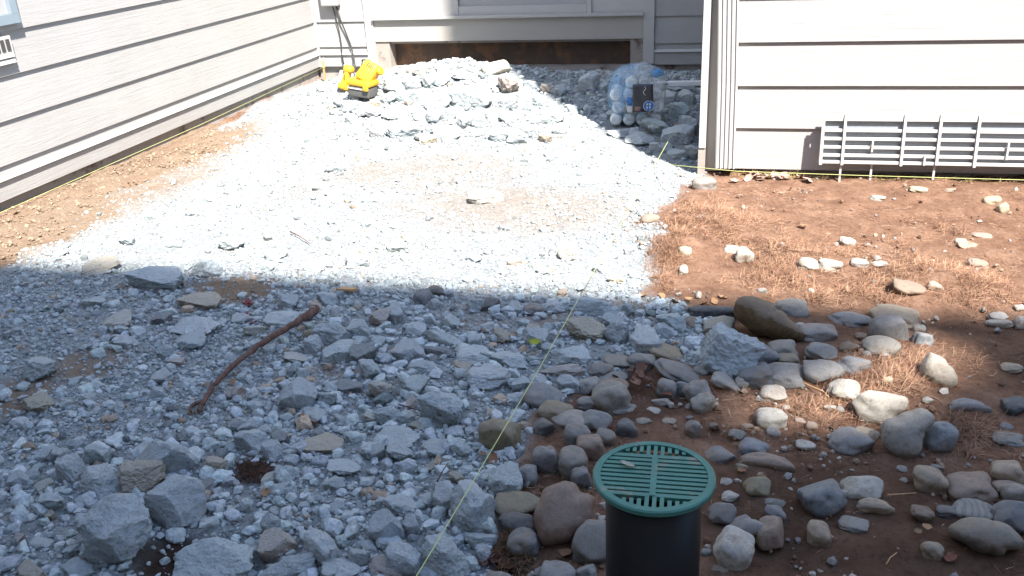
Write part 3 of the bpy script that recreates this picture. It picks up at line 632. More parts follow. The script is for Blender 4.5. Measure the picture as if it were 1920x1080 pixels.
LANDM = [((305, 864), 'the broad flat slab'), ((205, 1000), 'the tall upright concrete block'), ((408, 1055), 'the dark dirt hollow'), ((475, 882), 'the dark dirt patch'), ((480, 665), 'the root'), ((385, 760), 'the forked tip of the root'), ((590, 580), 'the stump end of the root'), ((557, 738), 'the blocky boulder'), ((882, 953), 'the square block under the string'), ((835, 768), 'the crumbly concrete mass'), ((602, 832), 'the tan-topped wedge'), ((71, 692), 'the lone rounded chunk'), ((67, 756), 'the olive shard'), ((1360, 668), 'the big rough lump'), ((1097, 618), 'the olive-tan rough chunk'), ((1226, 1000), 'the drain pipe'), ((935, 818), 'the big olive-tan stone'), ((1063, 980), 'the red-brown block'), ((1150, 750), 'the largest warm grey cobble'), ((1430, 600), 'the mossy boulder'), ((1672, 622), 'the stained grey boulder'), ((1700, 815), 'the heart-shaped stone'), ((1542, 935), 'the pitted blue-grey cobble'), ((1817, 913), 'the wide pinkish cobble'), ((1848, 1006), 'the flat notched slab'), ((1758, 695), 'the pointed stone'), ((1437, 869), 'the flat pinkish shard'), ((690, 165), 'the yellow power tool'), ((1190, 200), 'the bag of bottles'), ((790, 132), 'the tilted cream block'), ((929, 126), 'the cream oblong stone'), ((910, 368), 'the lone lump on the dust'), ((1105, 343), 'the dark-shadowed lone chunk'), ((838, 262), 'the bare dust below the heap'), ((860, 185), 'the middle of the sunlit heap'), ((1000, 210), 'the shadow edge on the heap'), ((740, 190), 'the left slope of the heap'), ((1265, 250), 'the string end in the corner'), ((185, 500), 'the tan flat slab'), ((440, 545), 'the bare dirt patch'), ((1320, 348), 'the downspout'), ((652, 551), 'the wood chip'), ((1556, 497), 'the tufts of dry grass'), ((1680, 425), 'the right siding'), ((740, 1020), 'the string line'), ((522, 1030), 'the concrete slab edge')]
LANDW = None
def near_landmark(x, y):
    global LANDW
    if LANDW is None: LANDW = [(gz(*p), nm) for p, nm in LANDM]
    d_, nm = min((math.hypot(x-g[0], y-g[1]), nm) for g, nm in LANDW)
    return nm if d_ < .12+.07*y else None
def sizeword(m): return 'tiny' if m < .022 else 'small' if m < .042 else 'medium' if m < .07 else 'large'
for i, (px, py, w, h, c, rot) in enumerate(COBS):
    k_ = 1.08 if px < 1480 and py > 560 else 1.0
    o = put('cobble', COB[(i*5+w) % len(COB)], px, py, w*k_, h*k_, jit(CC[c], .18), rot, sink=.44 if w > 30 else .35)
    if (px, py) == (1824, 958): o.data = o.data.copy(); o.data.materials.clear(); o.data.materials.append(M['striped'])
    if (px, py) in SPECIAL: tag(o, SPECIAL[(px, py)], 'stone')
    else:
        x, y = o.location.x, o.location.y
        if px < 1330 and py > 560: zone = 'in the cobble pile by the drain pipe'
        elif y > 2.6: zone = 'on the sunlit brown soil' if px > 1240 else 'in the sunlit rubble'
        elif px < 1000: zone = 'in the shaded rubble'
        else: zone = 'on the shaded soil right of the pipe'
        s_ = sizeword(o.scale.x*2); nm = near_landmark(x, y); zone = f'near {nm}' if nm else zone
        tag(o, f'{s_} {CNAME[c]} rounded river cobble {zone}', 'stone', f'{s_} {CNAME[c]} cobbles {zone}')
# tall ones lying one on another
# ------------------------------------------------------------------ concrete chunks
CHUNKS = [(264,896,86,62,'T',0),(186,852,42,36,'C',0),(132,888,56,52,'C',0),(190,906,78,52,'C',0),(35,903,38,32,'C',0),(408,1055,150,100,'C',0),(400,873,46,32,'T',0),(100,942,44,34,'C',0),(95,968,24,20,'T',0),(36,1008,28,24,'P',0),(60,1075,70,30,'T',0),(140,1070,60,34,'C',0),
 (71,692,64,46,'C',0),(67,756,66,32,'O',8),(222,605,54,30,'E',8),(230,620,28,20,'C',0),(232,641,46,22,'C',0),(300,600,36,24,'K',0),(382,563,82,34,'T',0),(375,611,92,36,'C',0),(360,641,52,30,'C',0),(312,662,32,30,'C',0),(305,708,46,26,'C',0),(297,741,28,28,'C',-30),(455,600,38,20,'C',0),(302,522,104,52,'C',0),(387,505,52,38,'C',0),(185,500,74,30,'T',14),(110,476,32,14,'C',8),
 (540,566,48,36,'C',0),(616,560,46,30,'C',0),(531,598,62,28,'C',0),(624,626,60,52,'C',0),(630,664,64,38,'C',4),(587,652,32,36,'C',0),(557,671,48,20,'E',-8),(680,666,48,38,'K',0),(695,695,46,40,'C',0),(767,662,60,38,'C',0),(707,641,38,30,'C',0),(672,621,46,34,'C',0),(742,590,40,34,'C',-12),(712,598,38,32,'P',0),(780,617,42,24,'C',0),(835,638,92,20,'C',-3),(885,665,68,32,'C',0),(825,659,62,20,'K',0),(865,685,42,22,'T',0),(795,687,48,28,'C',0),(910,709,82,42,'C',0),
 (610,751,38,36,'C',0),(717,731,48,38,'E',0),(777,723,48,32,'C',0),(835,768,84,74,'C',0),(732,779,46,38,'C',0),(697,786,28,22,'E',0),(892,573,36,32,'C',0),(818,573,24,26,'C',0),(655,726,52,26,'K',0),(592,778,52,28,'C',0),(602,832,86,40,'T',4),(752,818,86,40,'C',0),(475,826,62,52,'C',0),(752,851,52,36,'C',0),(707,851,32,32,'C',0),(865,842,42,28,'C',0),(815,841,50,28,'C',0),(647,876,64,32,'C',0),(627,906,40,28,'C',12),
 (835,936,44,50,'C',0),(948,905,62,52,'C',0),(755,948,68,42,'C',0),(725,996,62,58,'C',0),(772,988,36,36,'C',0),(522,1026,68,52,'P',0),(607,1031,64,62,'C',0),(542,1068,94,44,'C',0),(642,1069,74,44,'C',0),(670,1048,42,38,'C',0),(690,1032,30,32,'C',0),(835,1051,92,74,'C',0),(760,1051,62,64,'C',0),(722,1069,74,44,'P',0),(510,986,38,38,'C',0),(900,1015,60,30,'C',0),(908,1040,30,40,'C',0),
 (1097,618,80,44,'O',0),(1117,577,94,34,'C',0),(1155,626,46,46,'C',0),(1068,668,68,42,'C',0),(957,673,66,34,'C',0),(1003,631,54,42,'C',0),(1058,698,84,20,'P',0),(1178,583,26,28,'C',0),(925,706,62,38,'C',0),(1007,716,38,28,'C',0),(1067,721,46,32,'C',0),(1213,642,68,44,'C',0),(1360,668,108,96,'C',-20),(1343,613,62,32,'O',0),(1260,604,56,40,'C',0),(1245,618,36,24,'C',0),(1040,577,40,22,'C',0),(980,720,40,30,'C',0),(1030,655,30,22,'C',0),
 (740,159,48,28,'C',0),(773,156,36,24,'C',0),(790,132,30,30,'E',25),(832,128,32,16,'C',0),(865,141,40,16,'C',0),(825,149,38,30,'C',0),(805,156,28,28,'C',0),(787,184,32,36,'C',0),(728,184,40,18,'C',0),(757,183,28,20,'C',0),(820,191,46,36,'C',0),(862,183,46,42,'C',0),(900,188,52,36,'C',0),(740,216,48,20,'C',-6),(787,216,30,28,'C',0),(813,221,32,28,'C',0),(843,216,34,32,'C',20),(758,243,66,28,'C',-5),(838,250,50,34,'C',0),(803,264,32,20,'T',0),(870,228,36,32,'C',0),(895,228,36,28,'C',0),(923,221,34,24,'C',0),(940,254,42,26,'C',0),
 (955,161,42,36,'P',0),(995,159,26,20,'C',0),(1028,169,28,24,'P',0),(1047,172,28,24,'C',0),(952,193,36,26,'C',0),(983,188,32,26,'C',0),(1007,191,32,22,'C',0),(955,221,36,26,'C',0),(1032,219,52,32,'C',0),(1080,228,38,28,'C',0),(972,258,36,24,'C',0),(1000,248,38,26,'C',0),(1023,261,26,20,'T',0),(1050,244,28,24,'C',0),(1103,208,16,22,'C',0),(1072,204,28,20,'C',0),(700,215,30,16,'K',0),(706,252,28,16,'K',0),(665,200,40,20,'C',0),(685,210,36,22,'C',0),(640,195,30,16,'C',0),(660,225,26,16,'C',0),
 (1101,158,38,42,'C',0),(1070,157,24,22,'C',0),(1132,167,24,24,'C',0),(1087,173,30,16,'K',0),(1250,186,42,28,'C',0),(1272,210,38,30,'C',0),(1232,240,54,32,'C',0),(1287,186,32,32,'C',0),(1265,255,62,36,'C',0),(1200,262,54,22,'C',0),(1292,238,38,42,'C',0),(1240,276,42,26,'C',0),(1300,290,32,32,'C',0),(1160,250,40,18,'C',0),(1150,215,24,16,'C',0),(1270,290,36,20,'C',0),
 (1105,343,46,24,'C',0),(910,370,62,28,'E',0),(632,316,38,18,'C',0),(605,350,36,14,'C',0),(435,457,48,30,'C',0),(285,408,34,24,'C',0),(670,490,38,28,'C',0),(745,463,42,20,'C',0),(1065,473,38,34,'E',0),(965,493,26,18,'T',0),(860,466,30,16,'C',0),(515,478,42,24,'C',0),(765,446,30,16,'T',0),(800,345,24,10,'C',0),(985,300,28,14,'C',0),(690,420,26,14,'C',0),(500,500,30,20,'C',0),(585,505,40,20,'C',0),(890,485,30,16,'C',0),(1130,505,34,18,'C',0),(1180,470,26,16,'C',0),(1155,525,30,18,'O',0),(1020,510,30,16,'C',0),(350,420,34,18,'C',0),(240,450,36,22,'C',0),(390,370,30,18,'C',0),(330,460,30,16,'C',0)]
CSPEC = {(305,864):'broad flat concrete slab on the shaded rubble behind two big chunks',(264,896):'tan-faced concrete chunk tucked against the broad slab',(327,941):'largest rounded concrete boulder beside the broad slab',(205,1000):'tall upright concrete block with ridged faces in the shaded rubble',(408,1055):'wide concrete slab in front of the dark dirt hollow',(67,756):'olive flat stone shard on a patch of bare dirt',(222,605):'pale flat-topped concrete piece with a red-brown underside',(185,500):'tan flat slab lying where the shade begins',(557,738):'blocky concrete boulder just below the root',(882,953):'square concrete block under the yellow string line',(1360,668):'big rough concrete lump among the grey cobbles',(835,768):'crumbly concrete mass in the middle of the shaded rubble',(1097,618):'olive-tan rough chunk beside the string line',(602,832):'tan-topped concrete wedge in the shaded rubble',(790,132):'tilted cream concrete block on the heap below the door recess',(910,368):'lone concrete lump on the bare sunlit dust',(1105,343):'lone dark-shadowed concrete chunk on the right of the sunlit dust',(382,563):'tan overhanging chunk on the dirt patch behind the root',(302,522):'dusty concrete lump at the edge of the shade',(71,692):'rounded concrete chunk alone beside a dirt patch'}
def czone(px, py, y):
    if py < 300 and px > 1060 and (px > 1125 or py < 185): return 'in the shaded corner by the downspout'
    if y > 4.3: return 'in the sunlit heap below the door'
    if y > 2.53: return 'on the sunlit rubble bed'
    if px > 930: return 'among the grey cobbles'
    return 'in the shaded rubble'
def tagc(o, c, px, py):
    z_ = czone(px, py, o.location.y); s_ = sizeword(o.scale.x*2); nm = near_landmark(o.location.x, o.location.y)
    if nm: z_ = f'near {nm}'
    ar = o.scale.z/o.scale.x; sh = 'flat' if ar < .5 else 'blocky' if ar > .8 else 'angular'
    s_ = 'fist-sized' if s_ == 'large' and o.scale.x*2 < .11 else s_
    tag(o, f'{s_} {sh} {CNAME[c]} concrete chunk {z_}', 'concrete chunk', f'{s_} {sh} {CNAME[c]} chunks {z_}')
for i, (px, py, w, h, c, rot) in enumerate(CHUNKS):
    mesh = CHKB[i % len(CHKB)] if w > 75 else CHK[(i*7+w) % len(CHK)]
    o = put('concrete_chunk', mesh, px, py, w, h, tuple(min(.78, v*(1.15 if w > 60 else 1)) for v in jit(CCON[c])), rot, sink=.55 if w > 34 else .4, yaw=random.uniform(-.5, .5))
    if (px, py) in CSPEC: tag(o, CSPEC[(px, py)], 'concrete chunk')
    else: tagc(o, c, px, py)

# further chunks scattered between the named ones
OC = np.array(occupied)
count = len(CHUNKS); tries = 0
while count < 300 and tries < 6000:
    tries += 1
    px, py = random.uniform(10, 1300), random.choice([random.uniform(560, 1075), random.uniform(560, 1075), random.uniform(150, 270), random.uniform(270, 540)])
    if py < 300 and px < 560: continue
    x, y, z = on_ground(px, py)
    if not bool(world_mask(np.array([x]), np.array([y]))[0]) or y > 6.2 or x < -2.95: continue
    if px < 420 and 540 < py < 830 and random.random() < .8: continue
    if max(float(blobs(np.array([x]), np.array([y]), DIRT_SHADE)[0]), float(blobs(np.array([x]), np.array([y]), TAN)[0])) > .4 and py > 300: continue
    w = random.uniform(20, 44) if py > 540 else random.uniform(16, 26); rr_ = w/2*proj([(x, y, z)])[0, 2]/F
    if 270 < py < 540:
        w *= .8
        if random.random() < .55: continue
    OCa = np.array(occupied)
    if (np.hypot(OCa[:, 0]-x, OCa[:, 1]-y) < (OCa[:, 2]+rr_)*.78).any(): continue
    c = random.choices('CETOPK', [18, 2, 1.4, 1, .8, 1])[0]
    o = put('concrete_chunk', CHK[random.randrange(len(CHK))], px, py, w, w*random.uniform(.55, .85), jit(CCON[c]), random.uniform(-15, 15), sink=.35, yaw=random.uniform(-3, 3))
    tagc(o, c, px, py); count += 1

# ------------------------------------------------------------------ gravel (stuff)
def stones_stuff(name, mat, P, S, colr, label, cat='gravel', sub=1, seed=0, squash=(.55, 1.0)):
    r = np.random.default_rng(seed); V, Fc = ICO[sub]; K = len(P)
    if sub == 1:
        from_v = V
    A = r.normal(size=(K, 3, 3)); Q, _ = np.linalg.qr(A)
    sc = r.uniform(squash[0], squash[1], (K, 3)); sc[:, 0] = 1
    W = from_v[None] * (1+r.uniform(-.28, .28, (K, len(V), 1)))
    W = np.einsum('kij,kvj->kvi', Q, W*sc[:, None, :])*S[:, None, None]
    W[:, :, 2] *= .85
    W = W + P[:, None, :]
    FF = (Fc[None]+np.arange(K)[:, None, None]*len(V)).reshape(-1, 3)
    me = bpy.data.meshes.new(name); fast_mesh(me, W.reshape(-1, 3), FF, 3, False)
    at = me.color_attributes.new('tint', 'FLOAT_COLOR', 'POINT')
    c4 = np.concatenate([colr, np.ones((K, 1))], 1); at.data.foreach_set('color', np.repeat(c4, len(V), 0).astype(np.float32).ravel())
    o = link(name, me, mat); tag(o, label, cat, kind='stuff'); return o
def scatter(N, x0, x1, y0, y1): return rng.uniform(x0, x1, N), rng.uniform(y0, y1, N)
def visible(x, y, pad=40):
    p = proj(np.stack([x, y, np.zeros_like(x)], 1)); return (p[:, 0] > -pad) & (p[:, 0] < 1920+pad) & (p[:, 1] < 1080+pad) & (p[:, 2] > .3)
def con_cols(K, darkp=.07):
    base = np.array([.395, .438, .455]); c = base*rng.uniform(.72, 1.12, (K, 1))*rng.uniform(.97, 1.03, (K, 3))
    u = rng.random(K); c[u < .04] = np.array([.36, .29, .225])*rng.uniform(.7, 1.2, ((u < .04).sum(), 1)); c[u > 1-darkp] *= .5
    return c
XS, YS, SS = [], [], []
for (N, x0, x1, y0, y1, s0, s1) in [(75000, -2.5, .0, 1.0, 2.6, .0018, .0080), (3600, -2.4, .0, 1.0, 2.6, .009, .018), (40000, -3.1, -.05, 2.5, 4.3, .0030, .0085), (16000, -3.1, -.05, 4.2, 6.3, .0045, .012), (2600, -3.0, -.05, 2.6, 6.3, .010, .019)]:
    x, y = scatter(N, x0, x1, y0, y1)
    s = s0*(s1/s0)**(rng.random(N)**1.8)
    k = world_mask(x, y) & visible(x, y)
    dens = fbm(x*3.2, y*3.2, 81)*2.0-.42 + (y < 2.5)*.22; bl = blobs(x, y, TAN); dk_ = blobs(x, y, DIRT_SHADE)
    k &= rng.random(N) < np.clip(dens*1.15, .12, 1)*(1-.93*bl)*(1-.85*dk_)
    XS.append(x[k]); YS.append(y[k]); SS.append(s[k])
gxs, gys, gss = map(np.concatenate, (XS, YS, SS))
zz = terrain_v(gxs, gys)+(fbm(gxs*28, gys*28, 51)-.47)*.016
stones_stuff('gravel', 'gravel', np.stack([gxs, gys, zz+gss*.3], 1), gss, con_cols(len(gxs)), 'crushed whitish concrete gravel and dust covering the yard', seed=2)
# packed fist-size and smaller lumps of broken concrete between the named chunks
def lumps(N, x0, x1, y0, y1, s0, s1, dthr):
    x, y = scatter(N, x0, x1, y0, y1); k = world_mask(x, y) & visible(x, y); x, y = x[k], y[k]
    d_ = fbm(x*2.4, y*2.4, 131); p_ = proj(np.stack([x, y, np.zeros_like(x)], 1)); lft = (p_[:, 0] < 430) & (p_[:, 1] < 830)
    k = (rng.random(len(x)) < np.clip((d_-dthr)*5, 0, 1)*(1-.9*blobs(x, y, TAN))*(1-.9*blobs(x, y, DIRT_SHADE))*np.where(lft, .25, 1)); x, y = x[k], y[k]
    s = s0*(s1/s0)**(rng.random(len(x))**1.6); return x, y, s
occupied += [(on_ground(1191, 241)[0], on_ground(1191, 241)[1]+.06, .26), (on_ground(682, 186)[0], on_ground(682, 186)[1], .17), (on_ground(648, 171)[0], on_ground(648, 171)[1], .08)]
LX = [lumps(3600, -2.0, .0, 1.0, 2.55, .010, .026, .33), lumps(1000, -2.6, -.2, 4.55, 6.2, .012, .030, .15), lumps(500, -2.9, -.2, 2.6, 4.6, .010, .022, .42)]
lx, ly, ls = (np.concatenate([q[i] for q in LX]) for i in range(3))
oa = np.array(occupied); far_ = np.array([(np.hypot(oa[:, 0]-a, oa[:, 1]-b_) > oa[:, 2]*.6).all() for a, b_ in zip(lx, ly)]); lx, ly, ls = lx[far_], ly[far_], ls[far_]
keep = []                                                  # thin out so that lumps pack but do not pile through each other
order = np.argsort(-ls); gx2, gy2, gs2 = [], [], []
for i in order:
    if gx2:
        dd = np.hypot(np.array(gx2)-lx[i], np.array(gy2)-ly[i])
        if (dd < (np.array(gs2)+ls[i])*.72).any(): continue
    gx2.append(lx[i]); gy2.append(ly[i]); gs2.append(ls[i])
lx, ly, ls = np.array(gx2), np.array(gy2), np.array(gs2); K = len(lx)
tmpl = []
for q in range(14):
    me_ = chunk_mesh(200+q, 3, 10+q % 5, .08); tmpl.append(np.array([v.co[:] for v in me_.vertices])); bpy.data.meshes.remove(me_)
lc = con_cols(K, .04)*1.18; VV, FFc, CCc = [], [], []; base_i = 0
for i in range(K):
    a_ = rng.uniform(0, 6.28); ca_, sa_ = math.cos(a_), math.sin(a_); T = tmpl[rng.integers(0, 14)]*np.array([1, rng.uniform(.65, .95), rng.uniform(.5, .85)])*ls[i]
    T = np.stack([T[:, 0]*ca_-T[:, 1]*sa_, T[:, 0]*sa_+T[:, 1]*ca_, T[:, 2]], 1)+np.array([lx[i], ly[i], terrain(lx[i], ly[i])+ls[i]*.28])
    VV.append(T); FFc.append(ICO[3][1]+base_i); base_i += len(T); CCc.append(np.repeat(np.append(lc[i], 1)[None], len(T), 0))
me = bpy.data.meshes.new('rubble'); fast_mesh(me, np.concatenate(VV), np.concatenate(FFc), 3, False)
at = me.color_attributes.new('tint', 'FLOAT_COLOR', 'POINT'); at.data.foreach_set('color', np.concatenate(CCc).astype(np.float32).ravel())
o = link('rubble', me, 'rubble'); tag(o, 'small packed lumps of broken concrete filling the gaps between bigger chunks', 'rubble', kind='stuff')
print('lumps', K)
# small pebbles and crumbs on the soil
x, y = scatter(26000, -.4, 1.7, 1.0, 3.95); k = (~world_mask(x, y)) & visible(x, y); x, y = x[k], y[k]; k = rng.random(len(x)) < np.clip(fbm(x*4, y*4, 91)*2-.5, .1, 1)*np.where((x < .25) & (y < 2.3), 1, .22); x, y = x[k], y[k]
s = .0018*(.0125/.0018)**(rng.random(len(x))**2.2); K = len(x)
pc = np.array([[.24, .23, .22], [.20, .115, .075], [.30, .22, .16], [.16, .10, .07], [.38, .35, .31]])[rng.integers(0, 5, K)]*rng.uniform(.7, 1.2, (K, 1))
stones_stuff('pebble_crumbs', 'soil', np.stack([x, y, terrain_v(x, y)+s*.35], 1), s, pc, 'loose pebbles and soil crumbs scattered on the brown soil', 'pebbles', seed=4)
x, y = scatter(9000, -3.06, -1.5, 2.4, 5.6); k = (~world_mask(x, y)) & visible(x, y); x, y = x[k], y[k]; K = len(x); s = .003*(.012/.003)**(rng.random(K)**2)
stones_stuff('sandy_crumbs', 'soil', np.stack([x, y, terrain_v(x, y)+s*.3], 1), s, np.array([.285, .21, .15])*rng.uniform(.6, 1.25, (K, 1)), 'sandy tan dirt crumbs along the left wall', 'dirt', seed=6)

# ------------------------------------------------------------------ dry straw on the soil (stuff)
def straw(name, label, X, Y, L, lift, tint, width=.0011, up=0.25, seed=0, cat='dry grass'):
    r = np.random.default_rng(seed); K = len(X); a = r.uniform(0, 2*np.pi, K); S = 4
    Z = terrain_v(X, Y)+lift; el = r.normal(0, 1, K)*up*.5+up*.4
    dirx, diry = np.cos(a)*np.cos(el), np.sin(a)*np.cos(el); dz = np.sin(el); cur = r.normal(0, .35, K)
    pts = np.zeros((K, S, 2, 3)); px_, py_ = X.copy(), Y.copy(); pz = Z.copy(); ang = a.copy()
    for i in range(S):
        nx, ny = -np.sin(ang), np.cos(ang); wd = width*(1-.2*i)
        pts[:, i, 0] = np.stack([px_-nx*wd, py_-ny*wd, pz], 1); pts[:, i, 1] = np.stack([px_+nx*wd, py_+ny*wd, pz+wd*.8], 1)
        st = L/(S-1); px_ = px_+np.cos(ang)*np.cos(el)*st; py_ = py_+np.sin(ang)*np.cos(el)*st; pz = pz+np.sin(el)*st; ang = ang+cur*.6; el = el-.22*np.sign(el+.01)*np.abs(r.normal(0, 1, K))
    V = pts.reshape(-1, 3); base = np.arange(K)[:, None, None]*(2*S); q = []
    for i in range(S-1): q.append([2*i, 2*i+1, 2*i+3, 2*i+2])
    FF = (np.array(q)[None]+base).reshape(-1, 4)
    me = bpy.data.meshes.new(name); fast_mesh(me, V, FF, 4, True)
    c = np.array(tint)[r.integers(0, len(tint), K)]*r.uniform(.6, 1.25, (K, 1)); c4 = np.concatenate([c, np.ones((K, 1))], 1)
    at = me.color_attributes.new('tint', 'FLOAT_COLOR', 'POINT'); at.data.foreach_set('color', np.repeat(c4, 2*S, 0).astype(np.float32).ravel())
    o = link(name, me, 'straw'); tag(o, label, cat, kind='stuff'); return o
STRAW = [(.24, .125, .08), (.29, .17, .11), (.17, .085, .055), (.36, .25, .17)]
x, y = scatter(60000, -.45, 1.7, 1.2, 3.93); k = (~world_mask(x, y)) & visible(x, y)
d = fbm(x*3, y*3, 101)*2.2-.75; d = d*np.where(y > 2.35, 1.0, .75); k &= rng.random(len(x)) < np.clip(d, .03, 1); x, y = x[k], y[k]
straw('fallen_needles', 'reddish dry needles and straw strewn over the brown soil', x, y, rng.uniform(.008, .034, len(x)), .002, STRAW, .0006, .10, 1)
tufts = [(1262, 470, 22, 34, 700), (1300, 405, 50, 22, 600), (1400, 440, 60, 30, 600), (1560, 470, 40, 16, 300), (1300, 445, 60, 30, 900), (1250, 510, 30, 40, 700), (1340, 420, 80, 30, 900), (1470, 490, 60, 30, 900), (1450, 520, 60, 20, 600), (1560, 540, 120, 20, 900), (1720, 515, 90, 28, 1500), (1840, 545, 60, 28, 1100), (1620, 555, 150, 18, 900), (1720, 690, 70, 40, 900), (1660, 720, 80, 30, 900), (1530, 760, 70, 30, 700), (1830, 800, 40, 30, 500), (1620, 700, 60, 30, 600), (1780, 470, 120, 40, 300)]
tx, ty = [], []
for px, py, rx_, ry_, N in tufts:
    N = int(N*2.2)
    nc = max(3, N//55); cc_ = rng.normal(size=(nc, 2))*.6; P_ = [gz(px+a*rx_, py+b_*ry_) for a, b_ in cc_]; kk_ = rng.integers(0, nc, N); sg_ = rng.uniform(.006, .022, nc)
    tx += [P_[k_][0]+rng.normal()*sg_[k_] for k_ in kk_]; ty += [P_[k_][1]+rng.normal()*sg_[k_] for k_ in kk_]
tx, ty = np.array(tx), np.array(ty)
straw('dry_grass', 'tufts of dry rust-coloured grass on the brown soil', tx, ty, rng.uniform(.015, .052, len(tx)), .0, [(.30, .17, .105), (.36, .23, .15), (.20, .10, .065)], .0006, .75, 2)
wx = rng.uniform(-.02, 1.35, 1500); wy = 3.93-np.abs(rng.normal(0, .03, 1500))
straw('wall_grass', 'thin line of dry grass and weeds at the foot of the right siding', wx, wy, rng.uniform(.015, .05, 1500), .0, [(.40, .30, .15), (.30, .28, .10), (.34, .20, .12)], .0008, .8, 3)
mx_, my_ = np.array([gz(960+a*26, 1035+b_*26) for a, b_ in rng.normal(size=(900, 2))*.6]).T
straw('dead_moss', 'clump of dead brown moss between cobbles and concrete', mx_, my_, rng.uniform(.012, .03, 900), .01, [(.10, .06, .03), (.14, .075, .04), (.07, .045, .025)], .0012, .7, 5)
mx_, my_ = np.array([gz(475+a*24, 880+b_*16) for a, b_ in rng.normal(size=(500, 2))*.6]).T
straw('dark_roots', 'dark brown rootlets on the dirt patch in the rubble', mx_, my_, rng.uniform(.01, .025, 500), .004, [(.05, .028, .02), (.09, .045, .03)], .0012, .5, 6)

# ------------------------------------------------------------------ leaves and twigs
def leaf_mesh(seed):
    r = random.Random(seed); n_ = 7; mb = MB(); vs_ = []
    for i in range(n_+1):
        t_ = i/n_; w_ = .36*math.sin(math.pi*min(1, t_*1.02+.0))**.8*(1+r.uniform(-.2, .2)); cz = .25*math.sin(t_*3+seed)*.5
        x_ = t_-.5; vs_ += [(x_, -w_, cz+.18*r.uniform(.3, 1)), (x_, 0, cz), (x_, w_, cz+.18*r.uniform(.3, 1))]
    mb.v = vs_; mb.f = [q for i in range(n_) for q in ((3*i, 3*i+3, 3*i+4, 3*i+1), (3*i+1, 3*i+4, 3*i+5, 3*i+2))]
    me = bpy.data.meshes.new('leaf'); me.from_pydata(mb.v, [], mb.f); me.update(); me.polygons.foreach_set('use_smooth', [True]*len(me.polygons)); me.materials.append(M['leaf']); return me
LF = [leaf_mesh(i) for i in range(5)]
def leaf(px, py, size, col, label, group, lift=.006):
    x, y, z = on_ground(px, py); s = size*proj([(x, y, z)])[0, 2]/F
    o = bpy.data.objects.new('leaf', LF[random.randrange(5)]); COL.objects.link(o); o.location = (x, y, z+lift); o.scale = (s, s, s); o.color = (*jit(col, .2), 1)
    o.rotation_euler = (random.uniform(-.4, .4), random.uniform(-.4, .4), random.uniform(0, 6.3)); tag(o, label, 'leaf', group); return o
for i in range(16): leaf(random.gauss(1410, 24), random.gauss(331, 6), random.uniform(14, 24), (.40, .27, .22), 'curled pinkish dry leaf in the litter beside the downspout', 'leaf litter beside the downspout')
for i in range(14): leaf(random.gauss(1478, 18), random.gauss(334, 7), random.uniform(14, 26), (.42, .28, .24), 'curled pinkish dry leaf in the pile below the siding', 'leaf pile below the siding')
for i in range(12): leaf(random.gauss(1215, 26), random.gauss(712, 14), random.uniform(16, 30), (.16, .08, .06), 'dark red-brown leaf between the cobbles', 'leaves between the cobbles', .012)
for i in range(8): leaf(random.gauss(475, 9), random.gauss(605, 4), random.uniform(12, 20), (.34, .07, .09), 'crimson leaf scrap on the rubble behind the root', 'crimson leaf scraps')
for i in range(6): leaf(random.gauss(452, 12), random.gauss(572, 3), random.uniform(12, 18), (.34, .09, .10), 'crimson leaf scrap on the dirt patch', 'crimson leaf scraps on dirt')
for i in range(8): leaf(random.gauss(920, 14), random.gauss(1048, 10), random.uniform(16, 30), (.20, .09, .08), 'dark red leaf beside the dead moss', 'leaves beside the dead moss', .012)
for px, py, s in [(1315, 742, 26), (500, 935, 26), (925, 868, 28), (905, 860, 22), (1060, 1045, 30), (1090, 1055, 26), (1165, 605, 20), (1250, 750, 24), (575, 790, 26), (590, 800, 22), (440, 725, 18), (380, 770, 16), (1770, 800, 26), (1735, 1000, 24), (1780, 1055, 30), (1720, 1005, 16), (1390, 890, 22), (1430, 905, 18), (1505, 430, 20)]:
    leaf(px, py, s, random.choice([(.30, .16, .09), (.34, .21, .12), (.22, .09, .06)]), 'single brown dry leaf lying on stones or soil', 'single dry leaves', .012)
for px, py in [(1340, 568), (1290, 566), (1240, 560), (1265, 568), (1320, 572), (1205, 556), (1355, 560)]: leaf(px, py, 20, (.46, .27, .14), 'orange-brown leaf along the shade line by the soil', 'leaves along the shade line')
leaf(1003, 662, 30, (.25, .30, .04), 'yellow-green leaf under the string line', None, .03)

# flat wood chip
x, y, z = on_ground(652, 551); s = proj([(x, y, z)])[0, 2]/F
wc = MB().add([(-20*s, -6*s, 0), (14*s, -7*s, 0), (21*s, 2*s, 0), (-12*s, 7*s, 0), (-20*s, -6*s, .006), (14*s, -7*s, .008), (21*s, 2*s, .007), (-12*s, 7*s, .006)], [(3, 2, 1, 0), (4, 5, 6, 7), (0, 1, 5, 4), (1, 2, 6, 5), (2, 3, 7, 6), (3, 0, 4, 7)]).build('wood_chip', 'wood'); wc.location = (x, y, z+.014); tag(wc, 'flat tan wood chip on the rubble at the shade line', 'wood chip')
def twig(name, pix, rad, mat, label, lift=.012, cat='twig'):
    pts = []
    for px, py in pix: x, y, z = on_ground(px, py); pts.append((x, y, z+lift))
    o = MB().tube(pts, [rad*(1-.5*i/(len(pts)-1)) for i in range(len(pts))], 6).build(name, mat, None, True); tag(o, label, cat); return o
twig('twig', [(1478, 707), (1498, 722), (1520, 732), (1543, 742), (1553, 752)], .0022, 'wood', 'thin curved tan twig across the cobbles into the grass')
twig('straw_stalk', [(1662, 942), (1690, 940), (1716, 938)], .0014, 'wood', 'pale straw stalk beside the oblong tan pebble', .018)
twig('straw_stalk', [(1660, 1068), (1668, 1055), (1680, 1046)], .0014, 'wood', 'short pale stalk on bare brown soil')
twig('straw_stalk', [(1420, 865), (1440, 878), (1455, 888)], .0016, 'wood', 'pale stalk below the flat pinkish shard')
